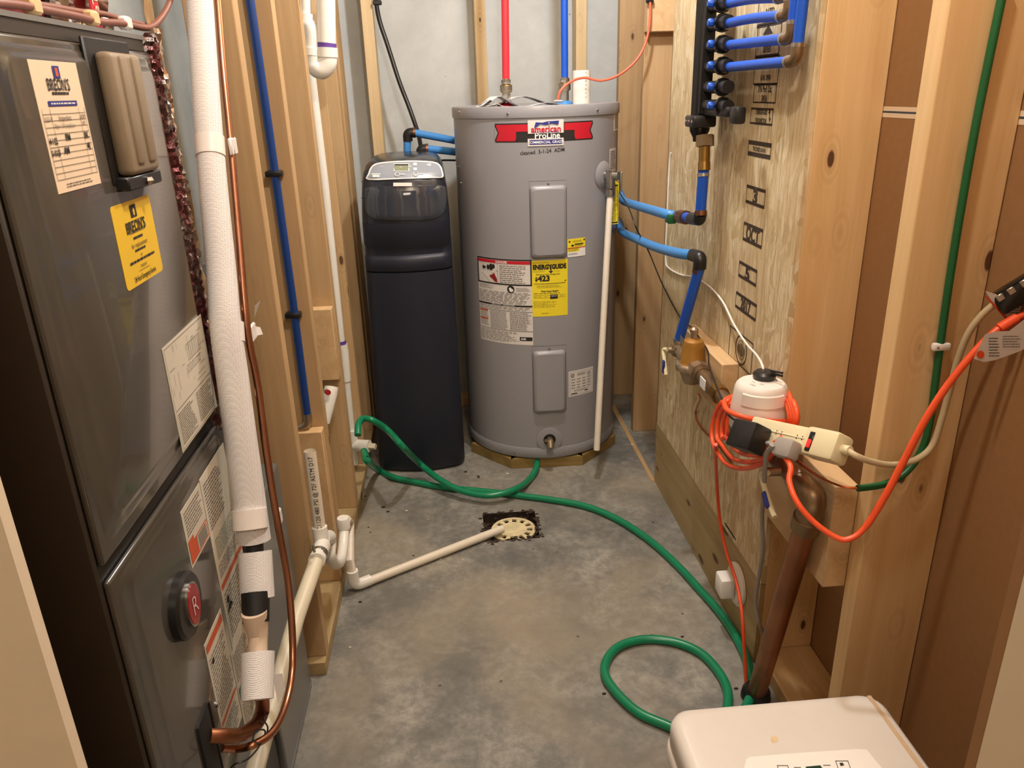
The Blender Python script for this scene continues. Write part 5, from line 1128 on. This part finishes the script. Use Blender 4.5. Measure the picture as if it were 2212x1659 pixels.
# ================================================================ WATER MONITOR (white pot with black cap)
DXc, DYc = .576, 1.330
zt, zb_ = W(1632, 824, Y=DYc).z-.002, W(1610, 982, Y=DYc-.03).z
mo = thing('leak_monitor', (DXc, DYc, zb_), 'white plastic pot-shaped monitor with black cap hung on the pipe', 'monitor')
MB().lathe([(.046, zb_+.036), (.0545, zb_+.045), (.0545, zb_+.08), (.0495, zt-.012), (.0465, zt-.004), (.042, zt), (.001, zt+.001)], (DXc, DYc, 0), n=40, cap=False).build('housing', 'offwhite', mo)
MB().lathe([(.0540, zb_+.037), (.0548, zb_+.040), (.0548, zb_+.047), (.0540, zb_+.050)], (DXc, DYc, 0), n=40, cap=False).build('green_band', 'greenband', mo)
MB().lathe([(.032, zb_), (.043, zb_+.004), (.0525, zb_+.036), (.001, zb_+.037)], (DXc, DYc, 0), n=40, cap=False).build('base', 'darkbrown', mo)
a0 = math.atan2(-DYc, -DXc); mb = MB(); vv = []; ff = []; n = 14
for i in range(n+1):
    a = a0+math.radians(-38+92*i/n)
    for r, z in ((.0503, zt-.010), (.0530, zt-.012), (.0545, zt-.034), (.0525, zt-.036)): vv.append(Vector((DXc+r*math.cos(a), DYc+r*math.sin(a), z)))
for i in range(n):
    for k in range(4): ff.append((4*i+k, 4*i+4+k, 4*i+4+(k+1) % 4, 4*i+(k+1) % 4))
ff += [(0, 1, 2, 3), (4*n, 4*n+3, 4*n+2, 4*n+1)]
mb.add(vv, ff).build('lid_lip', 'offwhite', mo)
cq = W(1651, 812, Z=zt+.006); MB().lathe([(.0185, zt), (.0215, zt+.004), (.0215, zt+.011), (.017, zt+.016), (.001, zt+.017)], (cq.x, cq.y, 0), n=28, cap=False).build('cap', 'black', mo)
for dz in (0, .006): MB().cyl(cq+Vector((.008, -.010, .008+dz)), cq+Vector((.020, -.034, .011+dz)), .0024, 8).build('cap_tab', 'black', mo)
p = Print(lambda u, v, d: Vector((DXc-.014-v*.8+u*.2, DYc-.008+u*-.6, zt+.0012)))
p.rect('inkgrey', -.02, -.002, -.008, -.0008); p.para('inkgrey', .0, .010, .022, .018, 2, .3, 4); p.para('inkgrey', .004, -.012, .02, -.004, 2, .3, 6); p.build(mo)
wp = [W(1449, 330, X=XR-.003), W(1446, 360, X=XR-.003), W(1441, 470, X=XR-.003), W(1438, 560, X=XR-.003), W(1446, 580, X=XR-.003), W(1472, 594, X=XR-.003), W(1495, 598, X=XR-.004), W(1528, 615, X=XR-.006), W(1560, 650, X=XR-.008), W(1585, 700, X=.655), W(1612, 742, X=.635), W(1635, 768, X=.61), W(1647, 790, X=.59), W(1650, 808, X=cq.x+.004)]
MB().tube(smooth(wp, 6), .0024, 8).build('sensor_cable', 'white', None, 'thin white cable stapled on the OSB leading to the white monitor', 'cable')
# ================================================================ orange extension cord coil
oc = thing('extension_cord_coil', W(1600, 1010, X=.56), 'orange extension cord wound in a coil round the white monitor', 'cord')
def coil(l, b2, r, tp):
    base_ = [(l+22, 868, .580), (l+4, 905, .572), (l, 945, .566), (l+10, b2-38, .560), (l+34, b2-8, .556), (l+72, b2, .552), (l+112, b2-14, .552), (l+140, b2-44, .590), (r-12, 940, .612), (r, 905, .606), (r-8, 868, .610), (r-24, tp, .628), (1650, tp-4, .634), (1600, tp+8, .630)]
    return smooth([W(a, b_, X=c) for a, b_, c in base_], 6, True)
for l, b2, r, tp in ((1538, 1012, 1718, 842), (1549, 998, 1706, 838), (1560, 983, 1712, 858), (1570, 966, 1722, 872)):
    MB().tube(coil(l, b2, r, tp), .0050, 10, closed=True).build('cord_loop', 'orange', oc)
fr = [(1563, 868, 1.40), (1571, 886, 1.325), (1600, 899, 1.282), (1640, 907, 1.270), (1682, 911, 1.276), (1712, 908, 1.30), (1723, 901, 1.33), (1716, 880, 1.38)]
MB().tube(smooth([W(a, b_, Y=c) for a, b_, c in fr], 6), .0052, 10).build('cord_wrap', 'orange', oc)
fd_ = [(1546, 960, .55), (1547, 1010, .60), (1550, 1070, .63), (1556, 1130, .64), (1570, 1195, .645), (1590, 1255, .64), (1602, 1320, .63), (1607, 1390, .625), (1612, 1480, .63)]
MB().tube(smooth([W(a, b_, X=c) for a, b_, c in fd_], 6), .0042, 10).build('cord_drop', 'orange', oc)
# ================================================================ POWER STRIP with things plugged in
A, B = Vector((.520, 1.318, .706)), Vector((.614, 1.078, .760))
u_ = (B-A).normalized(); f_ = Vector((-1, -.25, .62)); f_ -= u_*f_.dot(u_); f_.normalize(); v_ = u_.cross(f_).normalized()
if v_.z < 0: v_ = -v_
mx = Matrix((u_, f_, v_)).transposed().to_4x4(); L_ = (B-A).length
def strip_mx(t): return Matrix.Translation(A+u_*t) @ mx
ps = thing('power_strip', A, 'cream power strip with a lit red switch hanging on cords', 'power strip')
MB().rbox(.062, L_*.78, -.018, .016, -.023, .021, .004, 2, strip_mx(0)).build('housing', 'cream', ps)
MB().rbox(L_*.74, L_, -.021, .020, -.026, .024, .007, 2, strip_mx(0)).build('switch_head', 'cream', ps)
MB().rbox(L_*.27, L_*.74, .012, .0175, -.0012, .0012, .0005, 1, strip_mx(0)).build('centre_ridge', 'cream', ps)
MB().rbox(L_*.785, L_*.825, .016, .0215, -.020, .014, .001, 1, strip_mx(0)).build('switch_well', 'blackg', ps)
MB().rbox(L_*.79, L_*.82, .018, .0232, -.014, .000, .001, 1, strip_mx(0)).build('rocker', 'redlamp', ps)
for k in (.52, .70):
    for d_ in (-.006, .006): MB().rbox(L_*k+d_-.001, L_*k+d_+.001, .0158, .0165, -.004, .004, .0003, 1, strip_mx(0)).build('socket_slot', 'ink', ps)
MB().cyl(B-u_*.004, B+u_*.014, .008, 14).build('cord_relief', 'cream', ps)
ad = thing('power_adapter', A+u_*.01+f_*.016, 'black cube power adapter plugged into the cream power strip', 'adapter')
MB().rbox(.066, .124, .0182, .060, -.050, .002, .004, 2, strip_mx(.0)).build('case', 'black', ad)
bw = [W(1333, 408, Y=2.72), W(1357, 447, Y=2.45), W(1376, 496, Y=2.35), W(1402, 545, X=XR-.004), W(1430, 612, X=XR-.004), W(1468, 684, X=XR-.006), W(1494, 708, X=.64), W(1518, 740, X=.635), W(1530, 762, X=.625), W(1532, 790, X=.585), W(1546, 830, X=.565), W(1562, 868, X=.545), W(1572, 895, X=.52), strip_mx(0) @ Vector((.068, .030, -.006))]
MB().tube(smooth(bw, 6), .0022, 8).build('adapter_lead', 'black', ad)
gp_ = thing('grey_plug', A+u_*.14+f_*.02, 'grey moulded plug in the cream power strip with its grey cord', 'plug')
MB().rbox(L_*.61, L_*.77, .0182, .046, -.044, -.010, .007, 2, strip_mx(0)).build('plug_body', 'greycord', gp_)
pq = strip_mx(0) @ Vector((L_*.61, .034, -.026))
MB().tube(smooth([pq+u_*.005, pq-u_*.02+f_*.002, W(1668, 963, X=.525), W(1655, 985, X=.53), W(1650, 1050, X=.56), W(1646, 1120, X=.585), W(1648, 1180, X=.60), W(1640, 1240, X=.615), W(1632, 1300, X=.625), W(1640, 1345, X=.635), W(1652, 1375, X=.66)], 6), .0043, 10).build('cord', 'greycord', gp_)
# supply cord of the strip, rising to a black plug near the right edge
sp = thing('strip_supply_cord', W(2150, 655, Y=1.02), 'beige supply cord rising to a black plug beside the near stud', 'cord')
sc_ = [B+u_*.010, W(1850, 985, Y=1.05), W(1885, 998, Y=1.05), W(1930, 1004, Y=1.055), W(1980, 992, Y=1.06), W(2014, 962, Y=1.065), W(2034, 905, Y=1.065), W(2052, 840, Y=1.06), W(2070, 775, Y=1.05), W(2092, 720, Y=1.04), W(2122, 680, Y=1.03), W(2155, 652, Y=1.02)]
MB().tube(smooth(sc_, 6), .0052, 12).build('cord', 'beigecord', sp)
q0, q1 = W(2150, 660, Y=1.02), W(2250, 600, Y=1.0)
uu = (q1-q0).normalized(); ff_ = Vector((0, -1, .5)); ff_ -= uu*ff_.dot(uu); ff_.normalize(); ww = uu.cross(ff_)
pm = Matrix.Translation(q0) @ Matrix((uu, ff_, ww)).transposed().to_4x4()
MB().rbox(0, .075, -.012, .014, -.017, .017, .005, 2, pm).build('plug_body', 'blackg', sp)
for k in (.006, .022, .04): MB().rbox(k, k+.010, .010, .0155, -.014, -.004, .001, 1, pm).build('plug_rib', 'steel', sp)
# orange cord from the grey plug zone up to the tag
o2 = thing('orange_extension_cord', W(1830, 1165, Y=1.0), 'thick orange cord sagging in front of the near right stud', 'cord')
c2 = [strip_mx(0) @ Vector((L_*.69, .030, -.040)), W(1708, 1010, Y=1.10), W(1705, 1040, Y=1.08), W(1722, 1085, Y=1.05), W(1755, 1125, Y=1.03), W(1800, 1158, Y=1.01), W(1832, 1165, Y=1.0), W(1868, 1140, Y=1.0), W(1910, 1075, Y=1.0), W(1950, 1000, Y=1.0), W(2000, 905, Y=1.0), W(2050, 828, Y=1.0), W(2110, 755, Y=1.0), W(2160, 708, Y=1.0), W(2200, 685, Y=1.0), W(2260, 655, Y=1.0)]
MB().tube(smooth(c2, 7), [.0048]*50+[.0055]*(len(smooth(c2, 7))-50), 12).build('cord', 'orange', o2)
MB().tube([W(2158, 710, Y=.998), W(2196, 687, Y=.998)], .0075, 12).build('cord_sleeve', 'orange', o2)
fn = lambda u, v, d: W(u, v, Y=.985-d)
tgm = MB().prism([(2103, 775), (2128, 722), (2150, 716), (2180, 715), (2212, 690), (2250, 680), (2250, 730), (2205, 758), (2150, 778), (2125, 782)], fn, 0, .0008)
o = tgm.build('paper_tag', 'labelw', o2, lab='white paper safety tag')
p = Print(lambda u, v, d: W(u, v, Y=.985-.0008-d)); p.disc('orange', 2118, 766, 8.5, .0005); p.para('ink', 2136, 728, 2160, 772, 7, .3, 3); p.para('inkgrey', 2166, 724, 2205, 752, 5, .3, 4); p.build(o)
fn2 = lambda u, v, d: W(u, v, Y=1.012-d)
o = MB().prism([(2128, 628), (2142, 650), (2160, 668), (2178, 690), (2215, 672), (2250, 660), (2250, 640), (2165, 640)], fn2, 0, .0008).build('warning_tag', 'labelw', sp)
p = Print(lambda u, v, d: W(u, v, Y=1.012-.0008-d)); p.para('inkgrey', 2165, 652, 2210, 678, 5, .3, 5); p.line('redor', (2130, 640), (2176, 690), 5); p.build(o)
# ================================================================ round outlet plate with night-light box on the lower board
qo = W(1592, 1262, X=XR)
ou = thing('round_outlet', (XR, qo.y, qo.z-.05), 'white round outlet plate with a square plug on the lower board', 'outlet')
MB().lathe([(.056, 0), (.056, .006), (.050, .010), (.001, .011)], (XR-.0001, qo.y-.004, qo.z+.004), (-1, 0, 0), 36, False).build('plate', 'white', ou)
MB().lathe([(.050, .0101), (.046, .0125), (.042, .0101)], (XR-.0001, qo.y-.004, qo.z+.004), (-1, 0, 0), 36, False).build('plate_ridge', 'offwhite', ou)
MB().rbox(XR-.048, XR-.011, qo.y-.020, qo.y+.030, qo.z-.030, qo.z+.026, .006, 2).build('plug_box', 'white', ou)
# ================================================================ WHITE APPLIANCE bottom right
AZ = .42
bl, brr = W(1436, 1524, Z=AZ), W(1898, 1494, Z=AZ)
ax0, ax1, ay1, ay0 = bl.x, brr.x, (bl.y+brr.y)/2, .585
ap = thing('dehumidifier', ((ax0+ax1)/2, (ay0+ay1)/2, 0), 'white boxy dehumidifier with touch buttons on its lid', 'appliance')
def rr_(x0, x1, y0, y1, z, R_):
    pts = []
    for cx_, cy_, a0_ in ((x1-R_, y0+R_, -90), (x1-R_, y1-R_, 0), (x0+R_, y1-R_, 90), (x0+R_, y0+R_, 180)):
        for k in range(7): a = math.radians(a0_+k*15); pts.append(Vector((cx_+R_*math.cos(a), cy_+R_*math.sin(a), z)))
    return pts
def lofted(lv, m, nm): return MB().loft([rr_(ax0+i, ax1-i, ay0+i, ay1-i, z, R_) for i, z, R_ in lv]).build(nm, m, ap, ang=60)
lofted([(.012, .0, .03), (.006, .006, .03), (.006, AZ-.075, .03)], 'appside', 'body')
lofted([(.004, AZ-.074, .034), (-.003, AZ-.070, .036), (-.003, AZ-.050, .036), (.002, AZ-.046, .034)], 'appside', 'body_rim')
lofted([(.003, AZ-.045, .034), (.0, AZ-.040, .034), (.0, AZ-.014, .034), (.003, AZ-.006, .032), (.009, AZ-.001, .030), (.018, AZ, .026)], 'app', 'lid')
fn = lambda px, py, d: W(px, py, Z=AZ+d)
MB().prism([(1872, 1503), (1881, 1502), (2000, 1662), (1987, 1662)], fn, -.0005, .0003).build('groove_stripe', 'groovestripe', ap)  # flat tan strip marking the lid's groove
cp_ = MB().prism([(1612, 1640), (1620, 1635), (1700, 1628), (1850, 1618), (1872, 1619), (1910, 1665), (1945, 1710), (1620, 1730), (1606, 1665)], fn, -.0004, .0005).build('control_panel', 'white', ap)
p = Print(lambda u, v, d: W(u, v, Z=AZ+.0005+d*.4))
for (x0, y0, w2, h2) in ((1678, 1653, 24, 24), (1804, 1643, 28, 22)):
    for (a, b_, c_, d_) in ((x0, y0, x0+w2, y0+1.5), (x0, y0+h2-1.5, x0+w2, y0+h2), (x0, y0, x0+1.5, y0+h2), (x0+w2-1.5, y0, x0+w2, y0+h2)): p.poly('ink', [(a+(b_-y0)*.35, b_), (c_+(b_-y0)*.35, b_), (c_+(d_-y0)*.35, d_), (a+(d_-y0)*.35, d_)])
p.poly('ink', [(1813, 1648), (1820, 1647), (1824, 1653), (1816, 1655)]); p.rect('inkgrey', 1715, 1657, 1730, 1659); p.rect('inkgrey', 1778, 1652, 1794, 1654)
p.ring('inkgrey', 1692, 1664, 3, 4.5); p.build(cp_)
MB().prism([(1740, 1656), (1772, 1653), (1782, 1666), (1746, 1669)], fn, .0004, .0009).build('display', mat('dark_green_display', (30, 58, 46), .2, var=0), cp_)
MB().prism([(1673+9*math.cos(k*.6)*(1+.12*math.sin(k*2.1)), 1597+8*math.sin(k*.6)*(1+.12*math.cos(k*1.7))) for k in range(10)], fn, -.0004, .0002).build('stain_spot', 'stain', ap)
